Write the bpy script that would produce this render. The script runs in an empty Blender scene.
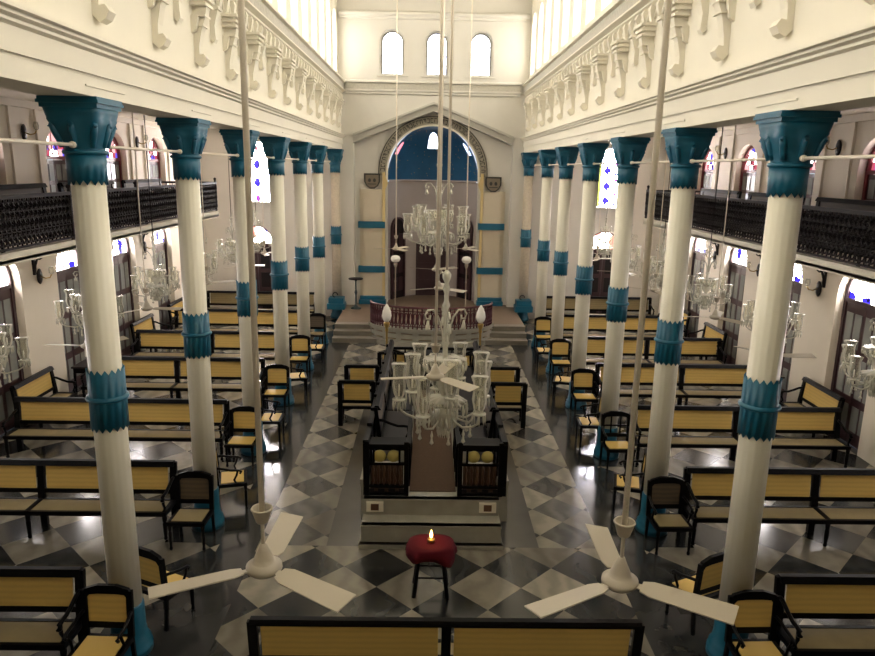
import bpy, math, random
from mathutils import Vector, Matrix
random.seed(7)
PI = math.pi
sc = bpy.context.scene
COL = sc.collection
R = math.radians

# ------------------------------------------------------------------ materials
MATS = {}
def mat(name, col, rough=0.5, metal=0.0, noise=0.0, nscale=8.0, alpha=1.0, emit=None, estr=0.0,
        bump=0.0, bscale=40.0, spec=0.5, coat=0.0):
    if name in MATS: return MATS[name]
    m = bpy.data.materials.new(name); m.use_nodes = True
    nt = m.node_tree; b = nt.nodes['Principled BSDF']
    b.inputs['Base Color'].default_value = (*col, 1)
    b.inputs['Roughness'].default_value = rough
    b.inputs['Metallic'].default_value = metal
    b.inputs['Specular IOR Level'].default_value = spec
    b.inputs['Coat Weight'].default_value = coat
    b.inputs['Alpha'].default_value = alpha
    if emit:
        b.inputs['Emission Color'].default_value = (*emit, 1)
        b.inputs['Emission Strength'].default_value = estr
    if noise > 0 or bump > 0:
        tc = nt.nodes.new('ShaderNodeTexCoord')
        n = nt.nodes.new('ShaderNodeTexNoise'); n.inputs['Scale'].default_value = nscale
        n.inputs['Detail'].default_value = 5
        nt.links.new(tc.outputs['Object'], n.inputs['Vector'])
        if noise > 0:
            mx = nt.nodes.new('ShaderNodeMix'); mx.data_type = 'RGBA'
            mx.inputs[6].default_value = (*[c*(1-noise) for c in col], 1)
            mx.inputs[7].default_value = (*[min(1, c*(1+noise)) for c in col], 1)
            nt.links.new(n.outputs['Fac'], mx.inputs[0]); nt.links.new(mx.outputs[2], b.inputs['Base Color'])
        if bump > 0:
            n2 = nt.nodes.new('ShaderNodeTexNoise'); n2.inputs['Scale'].default_value = bscale
            nt.links.new(tc.outputs['Object'], n2.inputs['Vector'])
            bp = nt.nodes.new('ShaderNodeBump'); bp.inputs['Strength'].default_value = bump
            bp.inputs['Distance'].default_value = 0.02
            nt.links.new(n2.outputs['Fac'], bp.inputs['Height']); nt.links.new(bp.outputs[0], b.inputs['Normal'])
    MATS[name] = m
    return m

plaster = mat('cream_plaster', (0.78, 0.73, 0.61), 0.65, noise=0.04, nscale=2)  # cream wall colour, also carrying a warm lamplight glow painted into it
backplaster = mat('pale_plaster', (0.63, 0.60, 0.54), 0.65, noise=0.05, nscale=2)
aislepl = mat('aisle_plaster', (0.76, 0.69, 0.58), 0.7, noise=0.05, nscale=2)
apsepl = mat('lilac_plaster', (0.42, 0.37, 0.35), 0.7, noise=0.06, nscale=3)
ornament = mat('carved_grey_plaster', (0.47, 0.44, 0.37), 0.7, noise=0.30, nscale=16, bump=0.6, bscale=18)
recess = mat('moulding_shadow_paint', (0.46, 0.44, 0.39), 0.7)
colwhite = mat('ivory_gloss_paint', (0.74, 0.70, 0.575), 0.35, noise=0.03, nscale=3)
coltan = mat('tan_mottled_paint', (0.52, 0.45, 0.35), 0.5, noise=0.25, nscale=14)
blue = mat('peacock_blue_paint', (0.004, 0.098, 0.168), 0.42, noise=0.18, nscale=9)
domeblue = mat('deep_blue_dome_paint', (0.012, 0.10, 0.22), 0.6, noise=0.15, nscale=5)
gold = mat('ochre_yellow_paint', (0.56, 0.49, 0.37), 0.6, noise=0.06, nscale=3)
goldedge = mat('bright_ochre_paint', (0.60, 0.46, 0.22), 0.6)
wood = mat('black_lacquered_wood', (0.003, 0.0027, 0.003), 0.42, spec=0.10)
doorwood = mat('maroon_door_wood', (0.045, 0.018, 0.022), 0.45, noise=0.2)
redframe = mat('dark_red_frame_paint', (0.16, 0.02, 0.025), 0.45)
iron = mat('dark_iron', (0.010, 0.007, 0.008), 0.5, spec=0.3)
redrail = mat('oxblood_iron', (0.075, 0.014, 0.022), 0.4)
brass = mat('aged_brass', (0.42, 0.28, 0.09), 0.35, metal=0.8)
fanwhite = mat('fan_cream_enamel', (0.42, 0.37, 0.29), 0.4)
rodwhite = mat('rod_cream_enamel', (0.78, 0.70, 0.58), 0.4)
velvet = mat('red_velvet', (0.085, 0.003, 0.009), 0.85, spec=.2)
milk = mat('milk_glass', (0.85, 0.83, 0.78), 0.25)
marble_w = mat('pale_marble', (0.31, 0.295, 0.245), 0.25, noise=0.22, nscale=5)
stepm = mat('worn_stair_stone', (0.20, 0.18, 0.145), 0.4, noise=0.2, nscale=4)
carpet = mat('brown_carpet', (0.085, 0.050, 0.032), 0.95, noise=0.25, nscale=30)
platm = mat('brown_platform_stone', (0.17, 0.12, 0.085), 0.5, noise=0.2, nscale=6)
plaquem = mat('bronze_plaque', (0.16, 0.13, 0.09), 0.5, noise=0.1)
darkmark = mat('dark_relief', (0.03, 0.027, 0.022), 0.6)
bandtan = mat('arch_band_plaster', (0.34, 0.31, 0.25), 0.6, noise=0.2, nscale=8)
socket = mat('brown_fitting', (0.12, 0.06, 0.03), 0.5)
glassm = mat('dusty_pane', (0.25, 0.26, 0.25), 0.2)
flame = mat('flame', (1, .6, .2), 0.5, emit=(1.0, 0.50, 0.12), estr=14)
flame2 = mat('candle_glow', (1, .4, .15), 0.5, emit=(1.0, 0.22, 0.05), estr=3)

def crystal_mat():
    m = bpy.data.materials.new('cut_crystal'); m.use_nodes = True
    nt = m.node_tree; nt.nodes.clear()
    o = nt.nodes.new('ShaderNodeOutputMaterial')
    t = nt.nodes.new('ShaderNodeBsdfTransparent'); t.inputs[0].default_value = (0.93, 0.93, 0.88, 1)
    g = nt.nodes.new('ShaderNodeBsdfPrincipled')
    g.inputs['Base Color'].default_value = (0.78, 0.75, 0.66, 1); g.inputs['Roughness'].default_value = 0.12
    lw = nt.nodes.new('ShaderNodeLayerWeight'); lw.inputs[0].default_value = 0.45
    mr = nt.nodes.new('ShaderNodeMapRange'); mr.inputs[3].default_value = 0.10; mr.inputs[4].default_value = 0.95
    mx = nt.nodes.new('ShaderNodeMixShader')
    nt.links.new(lw.outputs['Facing'], mr.inputs[0]); nt.links.new(mr.outputs[0], mx.inputs[0])
    nt.links.new(t.outputs[0], mx.inputs[1]); nt.links.new(g.outputs[0], mx.inputs[2])
    nt.links.new(mx.outputs[0], o.inputs[0])
    return m
crystal = crystal_mat()
crystal_solid = mat('solid_crystal', (0.66, 0.64, 0.54), 0.08, alpha=0.68)

def cane_mat(name, base, dark):
    m = bpy.data.materials.new(name); m.use_nodes = True
    nt = m.node_tree; b = nt.nodes['Principled BSDF']; b.inputs['Roughness'].default_value = 0.55
    tc = nt.nodes.new('ShaderNodeTexCoord')
    w = nt.nodes.new('ShaderNodeTexWave'); w.bands_direction = 'Z'; w.inputs['Scale'].default_value = 4.5
    w.inputs['Distortion'].default_value = 1.6
    n = nt.nodes.new('ShaderNodeTexNoise'); n.inputs['Scale'].default_value = 6
    a = nt.nodes.new('ShaderNodeMath'); a.operation = 'MULTIPLY'
    mx = nt.nodes.new('ShaderNodeMix'); mx.data_type = 'RGBA'
    mx.inputs[6].default_value = (*dark, 1); mx.inputs[7].default_value = (*base, 1)
    nt.links.new(tc.outputs['Object'], w.inputs['Vector']); nt.links.new(tc.outputs['Object'], n.inputs['Vector'])
    ad = nt.nodes.new('ShaderNodeMath'); ad.operation = 'ADD'; ad.inputs[1].default_value = 0.35
    nt.links.new(n.outputs['Fac'], ad.inputs[0])
    nt.links.new(w.outputs['Fac'], a.inputs[0]); nt.links.new(ad.outputs[0], a.inputs[1])
    m2 = nt.nodes.new('ShaderNodeMath'); m2.operation = 'ADD'; m2.inputs[1].default_value = 0.3; m2.use_clamp = True
    nt.links.new(a.outputs[0], m2.inputs[0])
    nt.links.new(m2.outputs[0], mx.inputs[0]); nt.links.new(mx.outputs[2], b.inputs['Base Color'])
    return m
cane = cane_mat('golden_cane', (0.64, 0.44, 0.125), (0.55, 0.375, 0.11))
caneseat = cane_mat('worn_cane', (0.25, 0.195, 0.09), (0.18, 0.14, 0.066))
canedark = cane_mat('dark_cane', (0.09, 0.065, 0.04), (0.05, 0.04, 0.028))

def glass_emit(name, strength, base, spots, scale, thresh=0.3, seed=0.0, stretch=(1, 1, 1)):
    """daylit stained glass: coloured panes with daylight behind them"""
    m = bpy.data.materials.new(name); m.use_nodes = True
    nt = m.node_tree; nt.nodes.clear()
    o = nt.nodes.new('ShaderNodeOutputMaterial'); e = nt.nodes.new('ShaderNodeEmission')
    tc = nt.nodes.new('ShaderNodeTexCoord'); mp = nt.nodes.new('ShaderNodeMapping')
    mp.inputs['Location'].default_value = (seed, seed*0.7, seed*1.3); mp.inputs['Scale'].default_value = stretch
    v = nt.nodes.new('ShaderNodeTexVoronoi'); v.inputs['Scale'].default_value = scale
    v.inputs['Randomness'].default_value = 0.35
    nt.links.new(tc.outputs['Object'], mp.inputs[0]); nt.links.new(mp.outputs[0], v.inputs['Vector'])
    cr = nt.nodes.new('ShaderNodeValToRGB'); cr.color_ramp.interpolation = 'CONSTANT'
    el = cr.color_ramp.elements
    el[0].position = 0; el[0].color = (*spots[0], 1)
    el[1].position = thresh/len(spots); el[1].color = (*(spots[1] if len(spots) > 1 else base), 1)
    for i in range(2, len(spots)):
        q = el.new(thresh*i/len(spots)); q.color = (*spots[i], 1)
    q = el.new(thresh); q.color = (*base, 1)
    sx = nt.nodes.new('ShaderNodeSeparateColor')
    nt.links.new(v.outputs['Color'], sx.inputs[0]); nt.links.new(sx.outputs[0], cr.inputs[0])
    nt.links.new(cr.outputs[0], e.inputs[0]); e.inputs[1].default_value = strength
    nt.links.new(e.outputs[0], o.inputs[0])
    return m
SKYW = (1.0, 0.98, 0.95)
clerglass = mat('bright_daylit_pane', (0.9, 0.9, 0.9), 0.3, emit=(1.0, 0.975, 0.93), estr=9.0)
backglass = glass_emit('frosted_daylit_glass', 5.0, (0.97, 0.98, 1.0), [(0.62, 0.62, 0.78)], 7, 0.12)
stained = glass_emit('stained_glass_blue_rose', 65, (1, 0.90, .84), [(0.6, 0.6, 0.8)], 4.4, 0.26, 1.7)
fanglass = glass_emit('stained_fanlight_glass', 26, (1, 0.93, .90), [(0.003, 0.002, 0.06), (0.02, 0.02, 0.06)], 3.6, 0.22, 3.1)
redglass = glass_emit('stained_red_blue_glass', 9, (1, 0.88, 0.86), [(0.06, 0.01, 0.015), (0.015, 0.012, 0.09), (0.12, 0.06, 0.06)], 5.5, 0.6, 5.3)
farfan = glass_emit('far_fanlight_glass', 90, (1, 0.86, 0.74), [(0.003, 0.003, 0.05), (0.05, 0.012, 0.01)], 3.2, 0.22, 2.3)

def marble_checker(name, d, cx, cy, light, dark, rough=0.09):
    m = bpy.data.materials.new(name); m.use_nodes = True
    nt = m.node_tree; L = nt.links.new; b = nt.nodes['Principled BSDF']
    geo = nt.nodes.new('ShaderNodeNewGeometry')
    mp = nt.nodes.new('ShaderNodeMapping'); mp.vector_type = 'POINT'
    s = d/math.sqrt(2)
    # rotate by 45 degrees about (cx, cy); dark diamonds are centred there
    c45 = math.cos(PI/4)
    px = c45*cx - c45*cy; py = c45*cx + c45*cy
    mp.inputs['Rotation'].default_value = (0, 0, PI/4)
    mp.inputs['Location'].default_value = (-px + s*0.5, -py + s*0.5, 0.25)
    ck = nt.nodes.new('ShaderNodeTexChecker'); ck.inputs['Scale'].default_value = 1.0/s
    ck.inputs[1].default_value = (0, 0, 0, 1); ck.inputs[2].default_value = (1, 1, 1, 1)
    L(geo.outputs['Position'], mp.inputs[0]); L(mp.outputs[0], ck.inputs['Vector'])
    # per tile variation from a cell noise
    wn = nt.nodes.new('ShaderNodeTexWhiteNoise'); wn.noise_dimensions = '3D'
    fl = nt.nodes.new('ShaderNodeVectorMath'); fl.operation = 'SCALE'; fl.inputs['Scale'].default_value = 1.0/s
    f2 = nt.nodes.new('ShaderNodeVectorMath'); f2.operation = 'FLOOR'
    L(mp.outputs[0], fl.inputs[0]); L(fl.outputs[0], f2.inputs[0]); L(f2.outputs[0], wn.inputs['Vector'])
    wv = nt.nodes.new('ShaderNodeTexWave'); wv.inputs['Scale'].default_value = 0.9
    wv.inputs['Distortion'].default_value = 9; wv.inputs['Detail'].default_value = 4
    wv.inputs['Detail Scale'].default_value = 1.6
    add = nt.nodes.new('ShaderNodeVectorMath'); add.operation = 'MULTIPLY_ADD'
    add.inputs[1].default_value = (7, 7, 7)
    L(wn.outputs['Color'], add.inputs[0]); L(geo.outputs['Position'], add.inputs[2]); L(add.outputs[0], wv.inputs['Vector'])
    def mixc(a, c, fac):
        x = nt.nodes.new('ShaderNodeMix'); x.data_type = 'RGBA'
        for k, v in ((6, a), (7, c)):
            if isinstance(v, tuple): x.inputs[k].default_value = (*v, 1)
            else: L(v, x.inputs[k])
        if isinstance(fac, float): x.inputs[0].default_value = fac
        else: L(fac, x.inputs[0])
        return x.outputs[2]
    lt = mixc(tuple(c*0.82 for c in light), tuple(min(1, c*1.12) for c in light), wv.outputs['Fac'])
    dk = mixc(tuple(c*0.75 for c in dark), tuple(c*1.35 for c in dark), wv.outputs['Fac'])
    base = mixc(dk, lt, ck.outputs['Fac'])
    hv = nt.nodes.new('ShaderNodeMapRange'); hv.inputs[3].default_value = 0.5; hv.inputs[4].default_value = 1.2
    L(wn.outputs['Value'], hv.inputs[0])
    hs = nt.nodes.new('ShaderNodeHueSaturation'); L(hv.outputs[0], hs.inputs['Value']); L(base, hs.inputs['Color'])
    L(hs.outputs[0], b.inputs['Base Color'])
    nz = nt.nodes.new('ShaderNodeTexNoise'); nz.inputs['Scale'].default_value = 1.3; nz.inputs['Detail'].default_value = 4
    L(geo.outputs['Position'], nz.inputs['Vector'])
    rr = nt.nodes.new('ShaderNodeMapRange'); rr.inputs[3].default_value = rough; rr.inputs[4].default_value = rough + 0.13
    L(nz.outputs['Fac'], rr.inputs[0]); L(rr.outputs[0], b.inputs['Roughness'])
    return m
LT = (0.235, 0.212, 0.165); DK = (0.026, 0.027, 0.027)
fl_aisleL = marble_checker('aisle_checker_marble_west', 1.02, -5.30, 8.90, LT, DK)
fl_aisleR = marble_checker('aisle_checker_marble_east', 1.02, 5.30, 8.90, LT, DK)
fl_front = marble_checker('front_checker_marble', 0.98, 0.24, 8.95, LT, DK)
fl_laneL = marble_checker('lane_checker_marble_west', 0.85, -2.05, 12.35, (0.27, .245, .195), (0.085, 0.082, 0.074))
fl_laneR = marble_checker('lane_checker_marble_east', 0.85, 2.12, 12.42, (0.27, .245, .195), (0.085, 0.082, 0.074))
def plain_marble(name, col, rough):
    return mat(name, col, rough, noise=0.35, nscale=1.6)
fl_dark = plain_marble('dark_marble_strip', (0.027, 0.028, 0.028), 0.12)
fl_grey = plain_marble('grey_marble_band', (0.085, 0.080, 0.072), 0.14)

# ------------------------------------------------------------------ mesh builder
class MB:
    def __init__(s): s.v = []; s.f = []; s.mi = []; s.sm = []
    def add(s, vs, fs, m=0, smooth=False, M=None):
        o = len(s.v)
        if M is not None: vs = [tuple(M @ Vector(p)) for p in vs]
        s.v += [tuple(p) for p in vs]; s.f += [tuple(i + o for i in f) for f in fs]
        s.mi += [m]*len(fs); s.sm += [smooth]*len(fs)
        return s
    def box(s, x0, x1, y0, y1, z0, z1, m=0, M=None):
        if x0 > x1: x0, x1 = x1, x0
        if y0 > y1: y0, y1 = y1, y0
        if z0 > z1: z0, z1 = z1, z0
        v = [(x0,y0,z0),(x1,y0,z0),(x1,y1,z0),(x0,y1,z0),(x0,y0,z1),(x1,y0,z1),(x1,y1,z1),(x0,y1,z1)]
        return s.add(v, [(3,2,1,0),(4,5,6,7),(0,1,5,4),(1,2,6,5),(2,3,7,6),(3,0,4,7)], m, False, M)
    def prism(s, poly, axis, a, b, m=0, M=None, smooth=False):
        """poly: 2D points; axis 'x' (y,z), 'y' (x,z) or 'z' (x,y)"""
        def P(p, t):
            return {'x': (t, p[0], p[1]), 'y': (p[0], t, p[1]), 'z': (p[0], p[1], t)}[axis]
        n = len(poly)
        vs = [P(p, a) for p in poly] + [P(p, b) for p in poly]
        ar = sum(poly[i][0]*poly[(i+1)%n][1] - poly[(i+1)%n][0]*poly[i][1] for i in range(n))
        flip = (ar > 0) != (b > a)
        if axis == 'y': flip = not flip
        c0 = tuple(range(n))[::-1]; c1 = tuple(range(n, 2*n))
        sd = [(i, (i+1)%n, n+(i+1)%n, n+i) for i in range(n)]
        if flip: c0, c1, sd = c0[::-1], c1[::-1], [f[::-1] for f in sd]
        s.add(vs, [c0, c1], m, False, M)
        o = len(s.v) - 2*n
        s.f += [tuple(i+o for i in f) for f in sd]; s.mi += [m]*n; s.sm += [smooth]*n
        return s
    def lathe(s, prof, n=24, c=(0,0,0), m=0, smooth=True, rad=None, M=None, a0=0, a1=2*PI):
        """prof: (r, z) list upward; rad(theta, r, z) optional radius change"""
        full = abs(a1-a0-2*PI) < 1e-6
        k = n if full else n+1
        vs = []
        for r, z in prof:
            for i in range(k):
                t = a0 + (a1-a0)*i/n
                q = rad(t, r, z) if rad else r
                vs.append((c[0]+q*math.cos(t), c[1]+q*math.sin(t), c[2]+z))
        fs = []
        for j in range(len(prof)-1):
            for i in range(n):
                i2 = (i+1) % k
                fs.append((j*k+i, j*k+i2, (j+1)*k+i2, (j+1)*k+i))
        if full:
            if prof[0][0] > 1e-4: fs.append(tuple(range(k))[::-1])
            if prof[-1][0] > 1e-4: fs.append(tuple((len(prof)-1)*k+i for i in range(k)))
        return s.add(vs, fs, m, smooth, M)
    def cyl(s, p0, p1, r0, r1=None, n=10, m=0, M=None):
        r1 = r0 if r1 is None else r1
        p0 = Vector(p0); p1 = Vector(p1); d = p1-p0
        q = d.to_track_quat('Z', 'Y').to_matrix().to_4x4(); q.translation = p0
        if M is not None: q = M @ q
        return s.lathe([(r0, 0), (r1, d.length)], n, m=m, M=q)
    def tube(s, pts, r, n=6, m=0, M=None):
        pts = [Vector(p) for p in pts]; vs = []; k = len(pts)
        up = Vector((0.13, 0.27, 0.95)).normalized()
        for i, p in enumerate(pts):
            t = (pts[min(i+1, k-1)] - pts[max(i-1, 0)]).normalized()
            if abs(t.dot(up)) > 0.97: u = t.cross(Vector((1, 0.1, 0))).normalized()
            else: u = t.cross(up).normalized()
            w = t.cross(u)
            rr = r[i] if isinstance(r, (list, tuple)) else r
            for j in range(n):
                a = 2*PI*j/n
                vs.append(tuple(p + rr*(math.cos(a)*u + math.sin(a)*w)))
        fs = [(i*n+j, i*n+(j+1)%n, (i+1)*n+(j+1)%n, (i+1)*n+j) for i in range(k-1) for j in range(n)]
        fs += [tuple(range(n))[::-1], tuple((k-1)*n+j for j in range(n))]
        return s.add(vs, fs, m, True, M)
    def ball(s, c, r, sz=1.0, n=10, m=0):
        pr = [(max(1e-5, r*math.sin(PI*i/6)), -r*sz*math.cos(PI*i/6)) for i in range(7)]
        return s.lathe(pr, n, c, m)
    def grid(s, fn, nu, nv, m=0, smooth=True):
        vs = [fn(i/nu, j/nv) for j in range(nv+1) for i in range(nu+1)]
        fs = [(j*(nu+1)+i, j*(nu+1)+i+1, (j+1)*(nu+1)+i+1, (j+1)*(nu+1)+i) for j in range(nv) for i in range(nu)]
        return s.add(vs, fs, m, smooth)
    def build(s, name, mats, parent=None, bevel=0):
        me = bpy.data.meshes.new(name); me.from_pydata(s.v, [], s.f)
        if not isinstance(mats, (list, tuple)): mats = [mats]
        for q in mats: me.materials.append(q)
        me.polygons.foreach_set('material_index', s.mi)
        me.polygons.foreach_set('use_smooth', s.sm)
        me.update()
        o = bpy.data.objects.new(name, me); COL.objects.link(o)
        if parent: o.parent = parent
        if bevel:
            b = o.modifiers.new('bevel', 'BEVEL'); b.width = bevel; b.segments = 1; b.limit_method = 'ANGLE'
        return o

def tag(o, label=None, cat=None, group=None, kind=None):
    if label: o['label'] = label
    if cat: o['category'] = cat
    if group: o['group'] = group
    if kind: o['kind'] = kind
    return o
def thing(name, label, cat, loc=(0,0,0), rz=0, group=None):
    o = bpy.data.objects.new(name, None); COL.objects.link(o)
    o.empty_display_size = 0.1
    o.location = loc; o.rotation_euler = (0, 0, rz)
    return tag(o, label, cat, group)
def copy_tree(o, parent=None):
    c = o.copy(); COL.objects.link(c); c.parent = parent
    for ch in list(o.children):
        copy_tree(ch, c)
    return c
ORD = ['first', 'second', 'third', 'fourth', 'fifth', 'sixth', 'seventh', 'eighth', 'ninth', 'tenth', 'eleventh', 'twelfth']
used = set()
def place(proto, loc, rz=0, label=None, group=None, scale=None):
    o = proto if proto.name not in used else None
    if o is None: o = copy_tree(proto)
    else: used.add(proto.name)
    o.location = loc; o.rotation_euler = (0, 0, rz)
    if scale: o.scale = scale
    if label: o['label'] = label
    if group: o['group'] = group
    return o

# ------------------------------------------------------------------ layout numbers
CY = [7.167 + 2.933*i for i in range(6)]      # columns
CX = 3.5
WX = 8.65                                     # outer walls
GX = 6.5                                      # gallery front edge
BAY = 2.933
DOORY = [13.93 + BAY*k for k in range(-2, 4)] # ground doors and gallery doors
BY = 26.0                                     # far wall
SIDE = {-1: 'left', 1: 'right'}

# ------------------------------------------------------------------ floor
mb = MB()
def patch(x0, x1, y0, y1, m):
    mb.add([(x0,y0,0),(x1,y0,0),(x1,y1,0),(x0,y1,0)], [(0,1,2,3)], m)
# slots: 0 aisleL 1 aisleR 2 front 3 laneL 4 laneR 5 dark 6 grey
YS = 9.5
patch(-WX, -3.98, -3, BY+.5, 0); patch(3.98, WX, -3, BY+.5, 1)
for s in (-1, 1):
    a, b = (-3.98, -3.15) if s < 0 else (3.2, 3.98)
    m = 0 if s < 0 else 1
    ys = -3
    for y in [CY[0]-BAY] + CY:
        patch(a, b, ys, y-0.55, m); patch(a, b, y-0.55, y+0.75, 5); ys = y+0.75
    patch(a, b, ys, BY, m)
patch(-3.15, -2.58, -3, 22.2, 5); patch(2.62, 3.2, -3, 22.2, 5)
patch(-2.58, 2.62, -3, YS, 2)
patch(-2.58, -1.56, YS, 22.2, 3); patch(1.62, 2.62, YS, 22.2, 4)
patch(-1.56, -1.0, YS, 18.6, 6); patch(1.0, 1.62, YS, 18.6, 6); patch(-1.0, 1.0, YS, 18.6, 6)
patch(-1.56, 1.62, 18.6, 22.2, 3)
patch(-3.15, 3.2, 22.2, BY+.5, 6)
# underside slab keeps the floor a solid
mb.box(-WX-.3, WX+.3, -3.3, BY+3, -0.3, -0.02, 6)
fo = mb.build('floor', [fl_aisleL, fl_aisleR, fl_front, fl_laneL, fl_laneR, fl_dark, fl_grey])
tag(fo, 'polished marble floor of dark and pale diamonds with dark strips', 'floor', kind='structure')

# ------------------------------------------------------------------ generic wall with arched openings
def wall_open(mb, u0, u1, z0, z1, ops, P, t0, t1, m=0, seg=10):
    """solid wall in (u, z); ops: (centre, halfwidth, sill, spring, arched); P(u,z,t) -> xyz"""
    def solid(poly):
        n = len(poly)
        vs = [P(u, z, t0) for u, z in poly] + [P(u, z, t1) for u, z in poly]
        fs = [tuple(range(n)), tuple(range(2*n-1, n-1, -1))] + [(i, n+i, n+(i+1)%n, (i+1)%n) for i in range(n)]
        mb.add(vs, fs, m)
    ops = sorted(ops)
    cur = u0
    for c, h, sill, spring, arched in ops:
        if c-h > cur: solid([(cur, z0), (c-h, z0), (c-h, z1), (cur, z1)])
        if sill > z0: solid([(c-h, z0), (c+h, z0), (c+h, sill), (c-h, sill)])
        if arched:
            pts = [(c - h*math.cos(PI*i/seg), spring + h*math.sin(PI*i/seg)) for i in range(seg+1)]
            for a, b in zip(pts[:-1], pts[1:]):
                solid([a, b, (b[0], z1), (a[0], z1)])
        else:
            solid([(c-h, spring), (c+h, spring), (c+h, z1), (c-h, z1)])
        cur = c+h
    if cur < u1: solid([(cur, z0), (u1, z0), (u1, z1), (cur, z1)])
def arch_poly(c, h, sill, spring, seg=12):
    return [(c-h, sill), (c+h, sill)] + [(c + h*math.cos(PI*i/seg), spring + h*math.sin(PI*i/seg)) for i in range(seg+1)]
def arch_ring(mb, c, h, w, sill, spring, P, t0, t1, m=0, seg=12):
    pi = [(c+h, sill)] + [(c + h*math.cos(PI*i/seg), spring + h*math.sin(PI*i/seg)) for i in range(seg+1)] + [(c-h, sill)]
    po = [(c+h+w, sill)] + [(c + (h+w)*math.cos(PI*i/seg), spring + (h+w)*math.sin(PI*i/seg)) for i in range(seg+1)] + [(c-h-w, sill)]
    for i in range(len(pi)-1):
        q = [pi[i], po[i], po[i+1], pi[i+1]]
        vs = [P(u, z, t0) for u, z in q] + [P(u, z, t1) for u, z in q]
        mb.add(vs, [(0,1,2,3), (7,6,5,4), (0,4,5,1), (1,5,6,2), (2,6,7,3), (3,7,4,0)], m)
def sidep(s):      # wall running along Y at x = s*t
    return lambda u, z, t: (s*t, u, z)
facep = lambda u, z, t: (u, t, z)   # wall facing -Y at y = t

# ------------------------------------------------------------------ outer side walls with doors below and above
AZ = 6.75           # aisle ceiling
nd = 0; nw = 0
for s in (-1, 1):
    mb = MB()
    wall_open(mb, -3, BY, 0, 4.0, [(y, 0.74, 0, 3.02, True) for y in DOORY], sidep(s), WX, WX+0.55)
    wall_open(mb, -3, BY, 4.0, AZ+.3, [(y, 0.66, 4.0, 5.66, True) for y in DOORY], sidep(s), WX, WX+0.55)
    w = mb.build('wall_'+SIDE[s], aislepl)
    tag(w, 'cream plastered outer wall of the %s aisle with arched doors on two levels' % SIDE[s], 'wall', kind='structure')
    for lev, (z0, spr) in enumerate(((0, 3.02), (4.05, 5.66))):
        for k, y in enumerate(DOORY):
            nd += 1
            P = sidep(s)
            d = thing('door_%d' % nd, 'dark panelled arched door with stained fanlight, %s %s from the camera on the %s wall' %
                      (ORD[k], ('at ground level', 'up on the gallery')[lev], SIDE[s]), 'door', (0, 0, 0))
            d['kind'] = 'structure'
            H = .74 if lev == 0 else .66; T = WX+.16
            fm = doorwood if lev == 0 else redframe
            f = MB(); arch_ring(f, y, H-.09, 0.09, z0, spr, P, T, T+.12)
            f.box(s*T, s*(T+.12), y-H+.09, y+H-.09, spr-.10, spr-.02)
            f.build('door_frame', fm, d)
            for q in (-1, 1):
                g = MB()
                ya, yb = (y-H+.09, y-.005) if q < 0 else (y+.005, y+H-.09)
                g.box(s*(T+.03), s*(T+.09), ya, yb, z0, spr-.11)
                lf = g.build('door_leaf', doorwood, d)
                h = spr-.1-z0; g = MB()
                for a, b in ((.10, .28), (.34, .62), (.68, .93)):
                    m_ = (ya+yb)/2
                    g.box(s*(T+.02), s*(T+.04), ya+.06, m_-.03, z0+a*h, z0+b*h)
                    g.box(s*(T+.02), s*(T+.04), m_+.03, yb-.06, z0+a*h, z0+b*h)
                g.build('door_pane', glassm, lf)
            g = MB(); g.prism(arch_poly(y, H-.09, spr-.02, spr), 'x', s*(T+.06), s*(T+.08))
            g.build('fanlight', fanglass if lev == 0 else redglass, d)
            g = MB()
            for a in (45, 90, 135):
                g.cyl(P(y, spr, T+.05), P(y+(H-.09)*math.cos(R(a)), spr+(H-.09)*math.sin(R(a)), T+.05), .012, n=5)
            arch_ring(g, y, .26, .02, spr, spr, P, T+.04, T+.06, seg=8)
            g.build('glazing_bar', fm, d)
# white moulded pilaster strips on the gallery walls
for s in (-1, 1):
    mb = MB()
    for y in DOORY:
        for dy in (0.95, 1.95):
            mb.box(s*(WX-.05), s*WX, y+dy-.05, y+dy+.05, 4.05, AZ-.02)
    mb.box(s*(WX-.08), s*WX, -3, BY, 6.6, AZ)
    t = mb.build('trim_%d' % (1 if s < 0 else 2), aislepl)
    tag(t, 'plaster strips dividing the gallery wall on the %s' % SIDE[s], 'trim', kind='structure')

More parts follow.
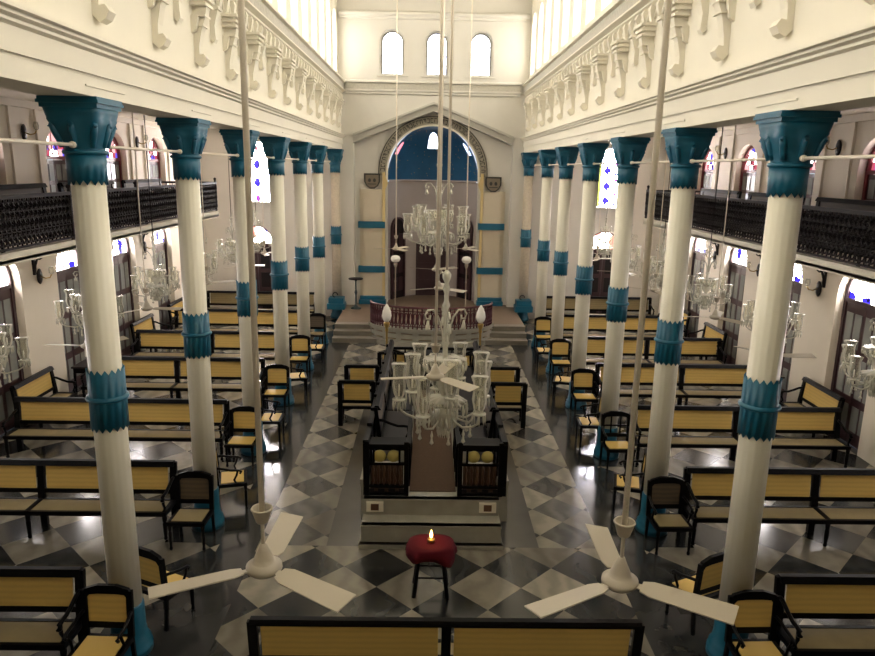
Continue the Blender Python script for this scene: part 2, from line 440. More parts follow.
# ------------------------------------------------------------------ gallery decks, brackets, railings
for s in (-1, 1):
    mb = MB()
    mb.box(s*GX, s*WX, -3, 21.7, 3.96, 4.04); mb.box(s*GX, s*(GX+.12), -3, 21.7, 3.99, 4.14)
    g = mb.build('floor_gallery_'+SIDE[s], plaster)
    tag(g, 'cream edged gallery floor over the %s aisle' % SIDE[s], 'gallery floor', kind='structure')
    rl = thing('gallery_railing', 'dark ornate cast iron railing along the %s gallery' % SIDE[s], 'railing', (s*(GX+.06), 0, 4.14))
    mb = MB(); mb.box(-.04, .04, -3, 21.7, .80, .86); mb.box(-.03, .03, -3, 21.7, .03, .06)
    mb.build('handrail', iron, rl)
    mb = MB(); n = int((21.7+3)/0.13)
    for i in range(n):          # ironwork pattern
        y = -3 + .08 + i*.13
        mb.box(-.009, .009, y-.012, y+.012, .06, .80)
        for zc, rr in ((.16, .055), (.29, .05), (.42, .06), (.56, .05), (.69, .055)):
            pts = [(0, y+.065+rr*math.cos(a*PI/4), zc+rr*1.15*math.sin(a*PI/4)) for a in range(9)]
            mb.tube(pts, .023, 3)
            mb.tube([(s*.02, p[1]+.065, p[2]+.065) for p in pts], .018, 3)
    mb.box(-.012, .012, -3, 21.7, .28, .30); mb.box(-.012, .012, -3, 21.7, .60, .62)
    mb.build('ironwork_panel', iron, rl)
    for k in range(9):
        mb = MB(); y = 21.66 - k*BAY
        mb.cyl((0, y, 0), (0, y, .92), .03, n=8); mb.ball((0, y, .95), .045)
        mb.build('railing_post', iron, rl)
    mb = MB(); mb.box(0, s*(WX-GX-.1), 21.64, 21.68, .80, .86)
    for i in range(13): mb.box(s*(.16*i), s*(.16*i+.02), 21.65, 21.67, .0, .80)
    mb.build('end_rail', iron, rl)
def gallery_bracket():
    t = thing('gallery_bracket', 'x', 'bracket')
    mb = MB(); mb.box(-.03, .03, -.0, .05, -.85, 0)
    mb.box(-.03, .03, 0, .95, -.05, 0)
    pts = [(0, .04+.86*(1-math.cos(a*PI/16)), -.80+.76*math.sin(a*PI/16)) for a in range(9)]
    mb.tube(pts, .025, 5); mb.build('bracket_frame', iron, t)
    mb = MB()
    for yc, zc, rr in ((.18, -.18, .12), (.40, -.14, .08), (.14, -.42, .09)):
        mb.tube([(0, yc+rr*math.cos(a*PI/5), zc+rr*math.sin(a*PI/5)) for a in range(11)], .016, 4)
    mb.prism([(.05,-.05),(.4,-.05),(.05,-.45)], 'x', -.008, .008)
    mb.build('bracket_scroll', iron, t)
    return t
gb = gallery_bracket()
for s in (-1, 1):
    for k in range(4):
        y = DOORY[1] + 1.25 + BAY*k
        place(gb, (s*WX, y, 3.96), R(90) if s > 0 else R(-90),
              'dark iron scroll bracket under the %s gallery, %s from the camera' % (SIDE[s], ORD[k]), 'iron gallery brackets')

# aisle ceilings
mb = MB(); mb.box(-WX-.5, -3.7, -3.3, BY+.3, AZ, AZ+.2); mb.box(3.7, WX+.5, -3.3, BY+.3, AZ, AZ+.2)
mb.box(-4.4, 4.4, -3.3, BY+.3, 11.6, 11.8)
tag(mb.build('ceiling', plaster), 'flat plaster ceilings over the nave and aisles', 'ceiling', kind='structure')

# ------------------------------------------------------------------ nave walls above the columns
CW = [25.25 - 1.4665*k for k in range(19)]
for s in (-1, 1):
    mb = MB(); b = mb.box; D_ = .05 if s < 0 else .09
    b(s*(3.20+D_), s*3.75, -3, BY, 6.12, 6.30)
    b(s*(3.17+D_), s*3.75, -3, BY, 6.31, 6.50)
    b(s*(3.195+D_), s*3.75, -3, BY, 6.29, 6.32)
    prof = [((3.17+D_), 6.50), ((3.13+D_), 6.52), ((3.13+D_), 6.545), ((3.09+D_), 6.565), ((3.09+D_), 6.59), ((3.05+D_), 6.60), ((3.05+D_), 6.63), ((3.20+D_), 6.68), (3.75, 6.68), (3.75, 6.5)]
    mb.prism([(s*x, z) for x, z in prof], 'y', -3, BY)
    b(s*(3.22+D_), s*3.75, -3, BY, 6.68, 8.08)
    # panel moulding outlines over each column
    for y in CY:
        b(s*(3.188+D_), s*(3.2+D_), y-.42, y+.42, 6.20, 6.215)
    prof = [((3.22+D_), 8.02), ((3.16+D_), 8.05), ((3.16+D_), 8.08), ((3.06+D_), 8.12), ((3.06+D_), 8.15), ((3.12+D_), 8.16), ((3.12+D_), 8.38), ((3.04+D_), 8.40), ((3.04+D_), 8.45), (3.35, 8.50), (3.75, 8.50), (3.75, 8.02)]
    mb.prism([(s*x, z) for x, z in prof], 'y', -3, BY)
    wall_open(mb, -3, BY, 8.50, 11.6, [(y, .42, 8.72, 10.25, True) for y in CW], sidep(s), 3.36, 3.78, seg=8)
    w = mb.build('wall_nave_'+SIDE[s], plaster)
    tag(w, 'cream nave wall with corbelled frieze and clerestory on the %s side' % SIDE[s], 'wall', kind='structure')
    ob = MB(); ob.box(s*(3.10+D_), s*(3.13+D_), -3, BY, 8.17, 8.37); ob.build('ornament_band', ornament, w)
    # small relief drops under the cornice
    mb = MB()
    y = -1.0
    while y < BY-.2:
        mb.prism([((3.22+D_), 8.0), ((3.14+D_), 8.0), ((3.12+D_), 7.93), ((3.15+D_), 7.78), ((3.20+D_), 7.70), ((3.22+D_), 7.70)] if s > 0 else
                 [(-(3.22+D_), 8.0), (-(3.14+D_), 8.0), (-(3.12+D_), 7.93), (-(3.15+D_), 7.78), (-(3.20+D_), 7.70), (-(3.22+D_), 7.70)], 'y', y-.05, y+.05)
        mb.lathe([(.001,-.035),(.04,-.02),(.05,0),(.04,.02),(.001,.035)], 6, (s*(3.20+D_), y+.18, 7.98))
        # little hanging arch between the drops
        pts = [(s*(3.20+D_), y+.185-.13*math.cos(a*PI/8), 7.80+.14*math.sin(a*PI/8)) for a in range(9)]
        mb.tube(pts, .02, 4)
        y += .3666
    mb.build('frieze_relief', plaster, w)
    # large consoles and small pendants
    n = 0
    ys = [8.60 + 1.4665*k for k in range(-2, 12)]
    for i, y in enumerate(ys):
        c = MB()
        pr = [(3.22,6.86),(3.16,6.80),(3.10,6.83),(3.06,6.90),(3.10,6.96),(3.155,6.95),(3.15,7.06),(3.11,7.25),(3.05,7.42),(3.03,7.55),(3.22,7.55)]
        c.prism([(s*(a+D_), z) for a, z in pr], 'y', y-.075, y+.075)
        for za, zb, wd, pj in ((7.55,7.585,.17,3.01),(7.585,7.62,.15,3.05),(7.62,7.655,.19,3.0),(7.655,7.69,.17,3.04),(7.69,7.73,.21,2.98),(7.42,7.45,.12,3.04),(7.30,7.33,.12,3.07)):
            c.box(s*(pj+D_), s*(3.22+D_), y-wd, y+wd, za, zb)
        for q in (-.13, .13):
            c.prism([(s*(3.22+D_),7.20),(s*(3.16+D_),7.24),(s*(3.12+D_),7.42),(s*(3.22+D_),7.42)], 'y', y+q-.03, y+q+.03)
        c.build('console', plaster, w)
        if i < len(ys)-1 or True:
            c = MB(); yy = y+.733
            c.prism([(s*(a+D_), z) for a, z in [(3.22,7.26),(3.17,7.22),(3.14,7.27),(3.15,7.45),(3.11,7.60),(3.09,7.72),(3.22,7.72)]], 'y', yy-.06, yy+.06)
            c.box(s*(3.07+D_), s*(3.22+D_), yy-.10, yy+.10, 7.66, 7.69)
            c.build('pendant', plaster, w)
    for k, y in enumerate(CW):
        nw += 1
        wn = thing('window_%d' % nw, 'tall bright clerestory window, %s from the far wall on the %s' % (ORD[k] if k < 12 else str(k+1)+'th', SIDE[s]), 'window')
        wn['kind'] = 'structure'
        f = MB(); arch_ring(f, y, .36, .06, 8.72, 10.25, sidep(s), 3.64, 3.70, seg=8)
        f.box(s*3.645, s*3.695, y-.012, y+.012, 8.72, 10.6)
        for z in (9.2, 9.7, 10.2): f.box(s*3.645, s*3.695, y-.37, y+.37, z-.01, z+.01)
        f.build('window_frame', plaster, wn)
        f = MB(); f.prism(arch_poly(y, .40, 8.72, 10.25, 8), 'x', s*3.70, s*3.72)
        f.build('window_pane', clerglass, wn)

# ------------------------------------------------------------------ far wall
UW = [(-1.455, .42), (.10, .40), (1.635, .40)]
mb = MB()
gable = lambda x: 7.72 - abs(x-.02)*(1.12/2.85)
# upper part
wall_open(mb, -3.75, 3.75, 8.5, 11.6, [(c, h, 8.72, 9.77, True) for c, h in UW], facep, BY, BY+.4)
# wall above gable opening down to gable line
for a, b in ((-2.85, .02), (.02, 2.9)):
    q = [(a, gable(a)), (b, gable(b)), (b, 8.5), (a, 8.5)]
    mb.prism(q, 'y', BY, BY+.7)
mb.box(-3.75, -2.85, BY, BY+.7, 0, 8.5); mb.box(2.9, 3.75, BY, BY+.7, 0, 8.5)
# aisle end walls with a door and a tall window each
for s in (-1, 1):
    u0, u1 = (-WX-.5, -3.75) if s < 0 else (3.75, WX+.5)
    wall_open(mb, u0, u1, 0, 4.0, [(s*6.45, .62, 0, 2.75, True)], facep, BY, BY+.4)
    wall_open(mb, u0, u1, 4.0, AZ+.3, [(s*6.3 if s < 0 else 6.52, .50, 4.22, 5.9, True)], facep, BY, BY+.4)
# inner chancel wall with apse arch
AC = .03
wall_open(mb, -2.85, 2.9, .45, 8.2, [(AC, 1.67, .45, 5.35, True)], facep, BY+.45, BY+.75, seg=24)
wb = mb.build('wall_back', backplaster)
tag(wb, 'pale far wall with gabled chancel arch and three arched windows above', 'wall', kind='structure')
# mouldings
mb = MB()
pr = [(0, 8.02), (-.06, 8.05), (-.06, 8.10), (-.10, 8.14), (-.10, 8.18), (-.05, 8.19), (-.05, 8.40), (-.13, 8.42), (-.13, 8.47), (0, 8.52)]
mb.prism([(BY+a, z) for a, z in pr], 'x', -3.1, 3.1)
pr = [(0, 10.5), (-.08, 10.54), (-.08, 10.60), (-.16, 10.66), (-.16, 10.72), (0, 10.78)]
mb.prism([(BY+a, z) for a, z in pr], 'x', -3.3, 3.3)
fb = MB(); fb.box(-3.1, 3.1, BY-.07, BY-.045, 8.20, 8.39); fbo = fb.build('ornament_band', ornament)
tag(mb.build('trim_3', backplaster), 'moulded cornice bands across the upper far wall', 'trim', kind='structure')
fbo.parent = bpy.data.objects['trim_3']
mb = MB()
for a, b in ((-2.85, .02), (.02, 2.9)):
    for w0, w1, pj in ((0.0, .08, -.14), (-.22, 0.0, -.02)):
        q = [(a, gable(a)+w0), (b, gable(b)+w0), (b, gable(b)+w1), (a, gable(a)+w1)]
        mb.prism(q, 'y', BY+pj, BY+.46)
tag(mb.build('trim_4', recess), 'grey raking moulding of the gable over the apse', 'trim', kind='structure')
# windows of the far wall
def fardet(c, h, sill, spring, glass, label, y0=BY):
    global nw
    nw += 1
    wn = thing('window_%d' % nw, label, 'window'); wn['kind'] = 'structure'
    f = MB(); arch_ring(f, c, h-.05, .05, sill, spring, facep, y0+.14, y0+.22)
    arch_ring(f, c, h+.04, .07, sill-.02, spring, facep, y0-.03, y0+.02)
    f.box(c-h-.14, c+h+.14, y0-.07, y0+.1, sill-.08, sill)
    f.build('window_frame', backplaster, wn)
    f = MB(); f.box(c-.01, c+.01, y0+.15, y0+.2, sill, spring+h-.03)
    z = sill+.3
    while z < spring+h*.8: f.box(c-h+.03, c+h-.03, y0+.15, y0+.2, z-.008, z+.008); z += .33
    arch_ring(f, c, h-.07, .025, sill, spring, facep, y0+.12, y0+.20)
    f.build('glazing_bar', iron, wn)
    f = MB(); f.prism(arch_poly(c, h, sill, spring), 'y', y0+.21, y0+.23); f.build('window_pane', glass, wn)
for (c, h), nm in zip(UW, ('left', 'middle', 'right')):
    fardet(c, h, 8.72, 9.77, backglass, 'arched frosted window high on the far wall, %s one of three' % nm)
fardet(-6.3, .50, 4.22, 5.9, stained, 'tall stained glass window with blue spots at the end of the left aisle')
fardet(6.52, .50, 4.22, 5.9, stained, 'tall stained glass window with blue diamonds at the end of the right aisle')
gb_ = mat('cobalt_glass', (.02, .02, .4), .3, emit=(.10, .06, 1.0), estr=1.1)
gp_ = mat('violet_glass', (.2, .02, .3), .3, emit=(.42, .08, .55), estr=.9)
gy_ = mat('lime_yellow_glass', (.5, .5, .1), .3, emit=(.80, .88, .22), estr=1.1)
gr_ = mat('rose_glass', (.4, .1, .1), .3, emit=(.75, .25, .30), estr=1.0)
wl, wr = [bpy.data.objects['window_%d' % k] for k in (nw-1, nw)]
def disc(c, z, r, m_, par, n=14, sz=1.0):
    f = MB(); f.prism([(c+r*math.cos(2*PI*k/n), z+r*sz*math.sin(2*PI*k/n)) for k in range(n)], 'y', BY+.195, BY+.208); f.build('coloured_pane', m_, par)
for z, m_, r in ((6.10, gr_, .05), (5.54, gb_, .11), (4.90, gb_, .11), (4.32, gp_, .09)): disc(-6.36, z, r, m_, wl, 14, 1.5)
for z in (5.45, 4.88, 4.36):
    disc(6.40, z+.1, .14, gb_, wr, 4, 1.35); disc(6.74, z+.32, .06, gp_, wr, 8); disc(6.72, z-.02, .055, gb_, wr, 8); disc(6.86, z+.15, .05, gp_, wr, 8)
f = MB(); f.box(6.06, 6.20, BY+.195, BY+.208, 4.24, 5.95); f.build('coloured_pane', gy_, wr)
for s in (-1, 1):
    nd += 1; c = s*6.45
    d = thing('door_%d' % nd, 'dark door with bright arched fanlight at the far end of the %s aisle' % SIDE[s], 'door'); d['kind'] = 'structure'
    f = MB(); arch_ring(f, c, .54, .08, 0, 2.75, facep, BY+.15, BY+.28); f.box(c-.54, c+.54, BY+.15, BY+.28, 2.62, 2.70); f.build('door_frame', doorwood, d)
    for q in (-1, 1):
        f = MB(); a, b = sorted((c+q*.005, c+q*.535)); f.box(a, b, BY+.18, BY+.25, 0, 2.62)
        lf = f.build('door_leaf', doorwood, d)
        f = MB()
        for z0, z1 in ((.2, .9), (1.05, 1.6), (1.75, 2.5)): f.box(a+.1, b-.1, BY+.165, BY+.18, z0, z1)
        f.build('door_panel', iron, lf)
    f = MB(); f.prism(arch_poly(c, .54, 2.70, 2.75), 'y', BY+.22, BY+.24); f.build('fanlight', farfan, d)

# ------------------------------------------------------------------ apse
AR = 1.70; AY = BY+.75
wa = MB()
wa.lathe([(AR, .45), (AR, 5.0)], 32, (AC, AY, 0), 0, a0=0, a1=PI)
wa.lathe([(AR-.0, 4.98), (AR-.07, 5.0), (AR-.07, 5.05), (AR, 5.07)], 32, (AC, AY, 0), 0, a0=0, a1=PI)
wo = wa.build('wall_apse', apsepl); tag(wo, 'curved lilac grey apse wall behind the chancel arch', 'wall', kind='structure')
dm = MB()
dm.lathe([(AR*math.cos(a*PI/20), 5.07 + 1.98*math.sin(a*PI/20)) for a in range(11)], 40, (AC, AY, 0), 0, a0=0, a1=PI)
do = dm.build('half_dome', domeblue, wo); do['label'] = 'deep blue painted half dome'
st = MB()
for i in range(90):
    t = random.uniform(.1, PI-.1); e = random.uniform(.05, 1.2); r = AR-.012
    c = (AC + r*math.cos(e)*math.cos(t), AY + r*math.cos(e)*math.sin(t), 5.07+1.96*math.sin(e))
    st.ball(c, .014, 1, 5)
st.build('painted_star', brass, wo)['kind'] = 'stuff'
# windows in the dome: small arched lights following its curve
pinkg = mat('pink_daylit_glass', (.6, .2, .25), .3, emit=(1.0, .30, .38), estr=1.3)
bluewg = mat('pale_blue_daylit_glass', (.6, .7, .9), .3, emit=(.62, .74, 1.0), estr=1.6)
for az, e0, e1, hw, gl, nm in ((90, 38, 66, 9, backglass, 'middle'), (164, 29, 46, 7, pinkg, 'left'), (16, 29, 46, 7, bluewg, 'right')):
    nw += 1
    wn = thing('window_%d' % nw, 'small arched window in the blue half dome, %s one' % nm, 'window', (AC, AY, 5.07), 0); wn['kind'] = 'structure'
    def dp(u, v, q, g=0.0):
        hwid = hw + g; vv = v
        wdt = hwid*(1 if vv < .6 else math.sqrt(max(0, 1-((vv-.6)/.4)**2)))
        e = R(e0-g + (e1-e0+2*g)*vv); a = R(az + (2*u-1)*wdt)
        return (q*math.cos(e)*math.cos(a)*AR, q*math.cos(e)*math.sin(a)*AR, q*1.98*math.sin(e))
    f = MB(); f.grid(lambda u, v: dp(u, v, .985, 1.6), 6, 10); f.build('window_frame', domeblue, wn)
    f = MB(); f.grid(lambda u, v: dp(u, v, .975), 6, 10); f.build('window_pane', gl, wn)
# archivolt with dark lettering, cream edges
av = thing('archivolt', 'grey brown arch band with dark lettering around the blue half dome', 'arch', (AC, BY+.45, 5.35))
P0 = lambda u, z, t: (u, t, z)
f = MB(); arch_ring(f, 0, 1.72, .26, -.12, 0, P0, -.05, 0, seg=36); f.build('lettered_band', bandtan, av)
f = MB(); arch_ring(f, 0, 1.66, .06, -.35, 0, P0, -.08, .02, seg=36)
f.build('inner_moulding', plaster, av)
f = MB()
arch_ring(f, 0, 1.98, .03, -.12, 0, P0, -.07, 0, seg=36); f.build('outer_moulding', darkmark, av)
f = MB()
n = 44
for i in range(n):
    a = R(3 + 174*i/(n-1))
    M = Matrix.Translation((1.85*math.cos(a), -.062, 1.85*math.sin(a))) @ Matrix.Rotation(-(a-PI/2), 4, 'Y')
    k = (i*7) % 5
    w = .048
    f.box(-w, w, -.01, .012, .055, .08, 0, M)
    if k in (0, 1, 3): f.box(w-.022, w, -.01, .012, -.07, .08, 0, M)
    if k in (0, 2, 4): f.box(-w, -w+.022, -.01, .012, -.07, .03 if k == 2 else .08, 0, M)
    if k in (1, 4): f.box(-w, w, -.01, .012, -.08, -.055, 0, M)
    if k == 3: f.box(-.01, .012, -.01, .012, -.02, .06, 0, M)
f.build('hebrew_lettering', darkmark, av)
# chancel pilasters (ochre with blue bands)
for s in (-1, 1):
    x0, x1 = (-2.66, -1.72) if s < 0 else (1.80, 2.72)
    p = thing('chancel_pilaster', 'ochre pilaster with two blue bands on the %s of the apse' % SIDE[s], 'pilaster', ((x0+x1)/2, BY+.45, .45), 0, 'ochre chancel pilasters')
    w = (x1-x0)/2; z3 = 4.2
    f = MB(); f.box(-w+.12, w-.12, -.12, 0, .3, z3); f.box(-w, w, -.07, 0, .3, z3)
    f.box(-w, w, -.1, 0, z3, z3+.07); f.build('pilaster_shaft', gold, p)
    f = MB(); e = s*-1*(w-.05); f.box(e-.05, e+.05, -.16, 0, .3, 4.9); f.build('ochre_edge', goldedge, p)
    f = MB()
    f.prism([(e-.05, 4.25), (e+.05, 4.25), (e+.05-s*.10, 4.5), (e+.05, 4.78), (e-.05, 4.78), (e-.05-s*.10 if s<0 else e-.05-.10, 4.5)], 'y', -.2, -.02)
    f.build('ochre_boss', goldedge, p)
    for z in (2.86, 1.20):
        f = MB(); f.box(-w-.06, w, -.2, 0, z, z+.24); f.build('blue_band', blue, p)
    f = MB(); f.box(-w-.04, w+.04, -.3, 0, .0, .16); f.box(-w, w, -.24, 0, .16, .30); f.build('pilaster_base', blue, p)
    # shield plaque
    cx = -2.20 if s < 0 else 2.26
    q = thing('shield_plaque', 'brown shield plaque on the %s of the apse arch' % SIDE[s], 'plaque', (cx, BY+.36, 5.02 if s < 0 else 4.97), 0, 'shield plaques beside the arch')
    sh = [(-.27, .25), (-.27, -.02), (-.20, -.16), (-.08, -.25), (.08, -.25), (.20, -.16), (.27, -.02), (.27, .25)]
    f = MB(); f.prism([(a*1.1, b*1.1) for a, b in sh], 'y', -.04, 0); f.build('shield_rim', darkmark, q)
    f = MB(); f.prism([(a*.88, b*.88) for a, b in sh], 'y', -.06, -.03); f.build('shield_face', plaquem, q)
    f = MB()
    for dx in (-.09, .09): f.prism([(dx+.055*math.cos(a*PI/5), .03+.07*math.sin(a*PI/5)) for a in range(10)], 'y', -.075, -.05)
    f.box(-.16, .16, -.075, -.05, -.12, -.09); f.build('tablet_relief', darkmark, q)
# apse doors
def apse_door(ang, w, z1, arched, label, y=1.66):
    global nd
    nd += 1
    d = thing('door_%d' % nd, label, 'door', (AC, AY, .45), R(ang-90)); d['kind'] = 'structure'
    f = MB(); arch_ring(f, 0, w-.07, .07, 0, z1, facep, y-.10, y+.0) if arched else [f.box(-w, -w+.07, y-.1, y, 0, z1), f.box(w-.07, w, y-.1, y, 0, z1), f.box(-w, w, y-.1, y, z1-.07, z1)]
    f.build('door_frame', doorwood, d)
    f = MB()
    f.prism(arch_poly(0, w-.07, 0, z1) if arched else [(-w+.07, 0), (w-.07, 0), (w-.07, z1-.07), (-w+.07, z1-.07)], 'y', y-.05, y-.02)
    lf = f.build('door_leaf', iron if arched else doorwood, d)
    f = MB()
    for q in (-1, 1):
        for a, b in ((.1, .3), (.36, .62), (.68, .93)):
            xa, xb = sorted((q*.04, q*(w-.12))); f.box(xa, xb, y-.06, y-.045, a*z1, b*z1)
    f.build('door_panel', doorwood, lf)
apse_door(147, .44, 2.75, True, 'dark arched door on the left of the apse', 1.62)
apse_door(33, .44, 2.75, True, 'dark arched door on the right of the apse', 1.62)
apse_door(90, .62, 2.15, False, 'low dark double door in the middle of the apse', 1.60)

# ------------------------------------------------------------------ columns
def column():
    t = thing('column', 'x', 'column')
    NF = 16
    def flute(th, r, z): return r*(1 - .018*abs(math.sin(NF*th/2)))
    def zig(r, z0, z1, zt, zb):
        m_ = MB(); n = NF*2
        vs = []; rows = []
        def hb(i): return z0 + (zb if i % 2 else 0)
        def ht(i): return z1 - (zt if i % 2 else 0)
        for f_ in (hb, lambda i: hb(i), ht, ht):
            pass
        for k in range(4):
            for i in range(n):
                th = 2*PI*i/n
                z = hb(i) if k < 2 else ht(i)
                rr = r[0] - .012 if k == 0 else (r[0] if k == 1 else (r[1] if k == 2 else r[1]-.012))
                vs.append((rr*math.cos(th), rr*math.sin(th), z))
        fs = [(k*n+i, k*n+(i+1) % n, (k+1)*n+(i+1) % n, (k+1)*n+i) for k in range(3) for i in range(n)]
        m_.add(vs, fs, 0, True)
        return m_
    mb = MB(); mb.lathe([(.172, .55), (.168, 2.7), (.160, 5.4)], 64, rad=flute); mb.build('shaft', colwhite, t)
    mb = MB()
    mb.lathe([(.25, 0), (.25, .09), (.225, .11), (.235, .15), (.21, .18), (.20, .24), (.19, .30), (.187, .60), (.175, .62)], 32)
    mb.build('base', blue, t)
    zig((.190, .188), 2.74, 3.42, .05, .05).build('mid_band', blue, t)
    mb = MB(); mb.lathe([(.188, 3.06), (.212, 3.075), (.218, 3.09), (.212, 3.105), (.188, 3.12)], 32); mb.build('band_ring', blue, t)
    zig((.182, .186), 5.30, 5.62, .0, .05).build('collar', blue, t)
    mb = MB(); mb.lathe([(.184, 5.59), (.206, 5.60), (.212, 5.615), (.206, 5.63), (.184, 5.64)], 32); mb.build('neck_ring', blue, t)
    # bell: circle to square
    mb = MB(); secs = [(5.62, .180, 2), (5.68, .186, 2), (5.74, .205, 2.3), (5.80, .222, 2.8), (5.86, .238, 4), (5.91, .252, 6), (5.93, .244, 8), (5.97, .258, 10), (6.03, .265, 14)]
    n = 64; vs = []
    for z, a, e in secs:
        for i in range(n):
            th = 2*PI*i/n; c, s_ = math.cos(th), math.sin(th)
            r = a/((abs(c)**e + abs(s_)**e)**(1/e))
            if 5.7 < z < 5.95: r *= 1 + .035*math.cos(8*th)**1 * (z-5.62)/.3
            vs.append((r*c, r*s_, z))
    fs = [(j*n+i, j*n+(i+1) % n, (j+1)*n+(i+1) % n, (j+1)*n+i) for j in range(len(secs)-1) for i in range(n)]
    fs.append(tuple((len(secs)-1)*n+i for i in range(n)))
    mb.add(vs, fs, 0, True)
    mb.build('capital', blue, t)
    mb = MB()
    for i in range(8):
        th = i*PI/4; rr = 1.0 if i % 2 == 0 else 1.16
        pts = [(q*rr*math.cos(th), q*rr*math.sin(th), z) for q, z in ((.18, 5.66), (.20, 5.73), (.225, 5.80), (.245, 5.86), (.26, 5.875), (.265, 5.855), (.25, 5.84))]
        mb.tube(pts, [.025, .03, .035, .032, .028, .022, .012], 6)
    mb.build('capital_leaves', blue, t)
    mb = MB(); mb.box(-.27, .27, -.27, .27, 6.02, 6.06); mb.box(-.29, .29, -.29, .29, 6.06, 6.09); mb.box(-.28, .28, -.28, .28, 6.09, 6.12)
    mb.build('abacus', blue, t, )
    return t
cp = column()
for s in (-1, 1):
    for i, y in enumerate(CY):
        place(cp, (s*CX, y, 0), 0, 'white fluted column with blue bands and capital, %s from the camera in the %s row' % (ORD[i], SIDE[s]), 'white columns with blue bands')
for s in (-1, 1):
    c = copy_tree(cp); c.name = 'wall_column'; c.location = (s*3.47, 25.75, 0)
    c['label'] = 'tan engaged column with blue capital against the far wall at the %s' % SIDE[s]; c['group'] = 'engaged columns of the far wall'
    for ch in c.children:
        if ch.name.startswith('shaft'):
            ch.data = ch.data.copy(); ch.data.materials[0] = coltan
# tie rods along the arcades
tr = MB(); tr.cyl((0, -1.30, 0), (0, 1.30, 0), .017, n=8)
for q in (-1, 1): tr.lathe([(.022, 0), (.032, .01), (.032, .05), (.022, .06)], 8, M=Matrix.Translation((0, q*1.25, 0)) @ Matrix.Rotation(PI/2, 4, 'X'))
first = True
for s in (-1, 1):
    for i in range(7):
        y = CY[0] + BAY*(i-.5)
        if first: o = tr.build('arcade_rod', rodwhite); src = o; first = False
        else: o = src.copy(); COL.objects.link(o)
        o.name = 'tie_rod'
        o.location = (s*CX, y if i < 6 else y-.02, 5.68)
        tag(o, 'thin cream tie rod between capitals, %s from the camera on the %s' % (ORD[i], SIDE[s]), 'rod', 'tie rods between the columns')

# ------------------------------------------------------------------ benches
def leg(mb, x, y, z1, r=.028):
    mb.lathe([(r*.8, 0), (r, .03), (r*.7, .06), (r*.95, .14), (r*1.05, z1*.7), (r*.75, z1*.75), (r*1.1, z1*.8), (r*1.1, z1)], 8, (x, y, 0))
def bench(name, L, D=.46, nsec=2, seatmat=caneseat, backmat=cane):
    """faces -Y; back at y=0, front at y=-D; x from -L/2 to L/2"""
    t = thing(name, 'x', 'bench')
    h = L/2; tilt = .05
    mb = MB(); 
    xs = [-h + L*i/nsec for i in range(nsec+1)]
    mb.prism([(-.02, .98), (.035+tilt, .98), (.05+tilt, 1.02), (.035+tilt, 1.055), (-.01+tilt*.6, 1.055)], 'x', -h-.02, h+.02)
    mb.box(-h, h, -.005, .045, .53, .60)
    for x in xs:
        w = .05 if x in (xs[0], xs[-1]) else .05
        mb.prism([(-.035, .0), (.03, .0), (.035, .5), (.045+tilt, 1.03), (-.01+tilt, 1.03), (-.03, .5)], 'x', x-w, x+w)
    mb.build('backrest_frame', wood, t)
    for a, b in zip(xs[:-1], xs[1:]):
        p = MB()
        p.prism([(.005, .60), (.025, .60), (.025+tilt*.8, .985), (.0+tilt*.8, .985)], 'x', a+.085, b-.085)
        p.build('cane_back', backmat, t)
    mb = MB(); mb.box(-h, h, -D, -D+.05, .38, .445); mb.box(-h, h, -.05, 0, .38, .445)
    for x in xs: mb.box(x-.035, x+.035, -D, 0, .385, .45)
    mb.build('seat_frame', wood, t)
    for a, b in zip(xs[:-1], xs[1:]):
        p = MB(); p.box(a+.035, b-.035, -D+.05, -.05, .41, .437); p.build('cane_seat', seatmat, t)
    for x in xs:
        p = MB(); leg(p, x, -D+.03, .38, .034); p.build('leg', wood, t)
    for x in (xs[0], xs[-1]):
        p = MB()
        pts = [(x, .03, .80), (x, -.06, .79), (x, -.18, .74), (x, -.30, .70), (x, -.40, .70), (x, -D, .69), (x, -D-.02, .65), (x, -D+.02, .63)]
        p.tube(pts, .026, 7)
        pts = [(x, -D+.02, .43), (x, -D+.06, .50), (x, -D+.02, .58), (x, -D+.03, .69)]
        p.tube(pts, .022, 7)
        p.build('armrest', wood, t)
    return t
bp = bench('cane_bench', 4.06)
ROWS = [7.15, 10.12, 13.05, 16.1, 18.85, 21.85]
for s in (-1, 1):
    for i, y in enumerate(ROWS):
        place(bp, (s*6.02, y-.05, 0), 0, 'long black bench with golden cane back, %s row from the camera in the %s aisle' % (ORD[i], SIDE[s]), 'cane benches in the side aisles')
# end wall benches
b3 = bench('cane_bench', 3.9, nsec=3, backmat=caneseat)
for s in (-1, 1):
    o = place(b3, (s*6.1, 25.1, 0), 0, 'dull cane bench against the far end wall of the %s aisle' % SIDE[s], 'benches against the end wall')
# front centre bench (seen from behind)
o = place(bp, (.135, 6.34, 0), PI, 'long black cane bench seen from behind in the bottom centre', 'cane benches in the side aisles', (.97, 1, 1))
del o['group']
# short benches beside the bimah, facing the ark
b2 = bench('short_cane_bench', .72, nsec=1)
for s in (-1, 1):
    for i, y in enumerate((14.5, 15.72, 16.95)):
        place(b2, ((s*1.60 if i < 2 else s*.92)+(.07 if s > 0 else 0), y, 0), PI, 'short black cane bench on the %s of the central platform, %s from the camera' % (SIDE[s], ORD[i]), 'short benches beside the platform')
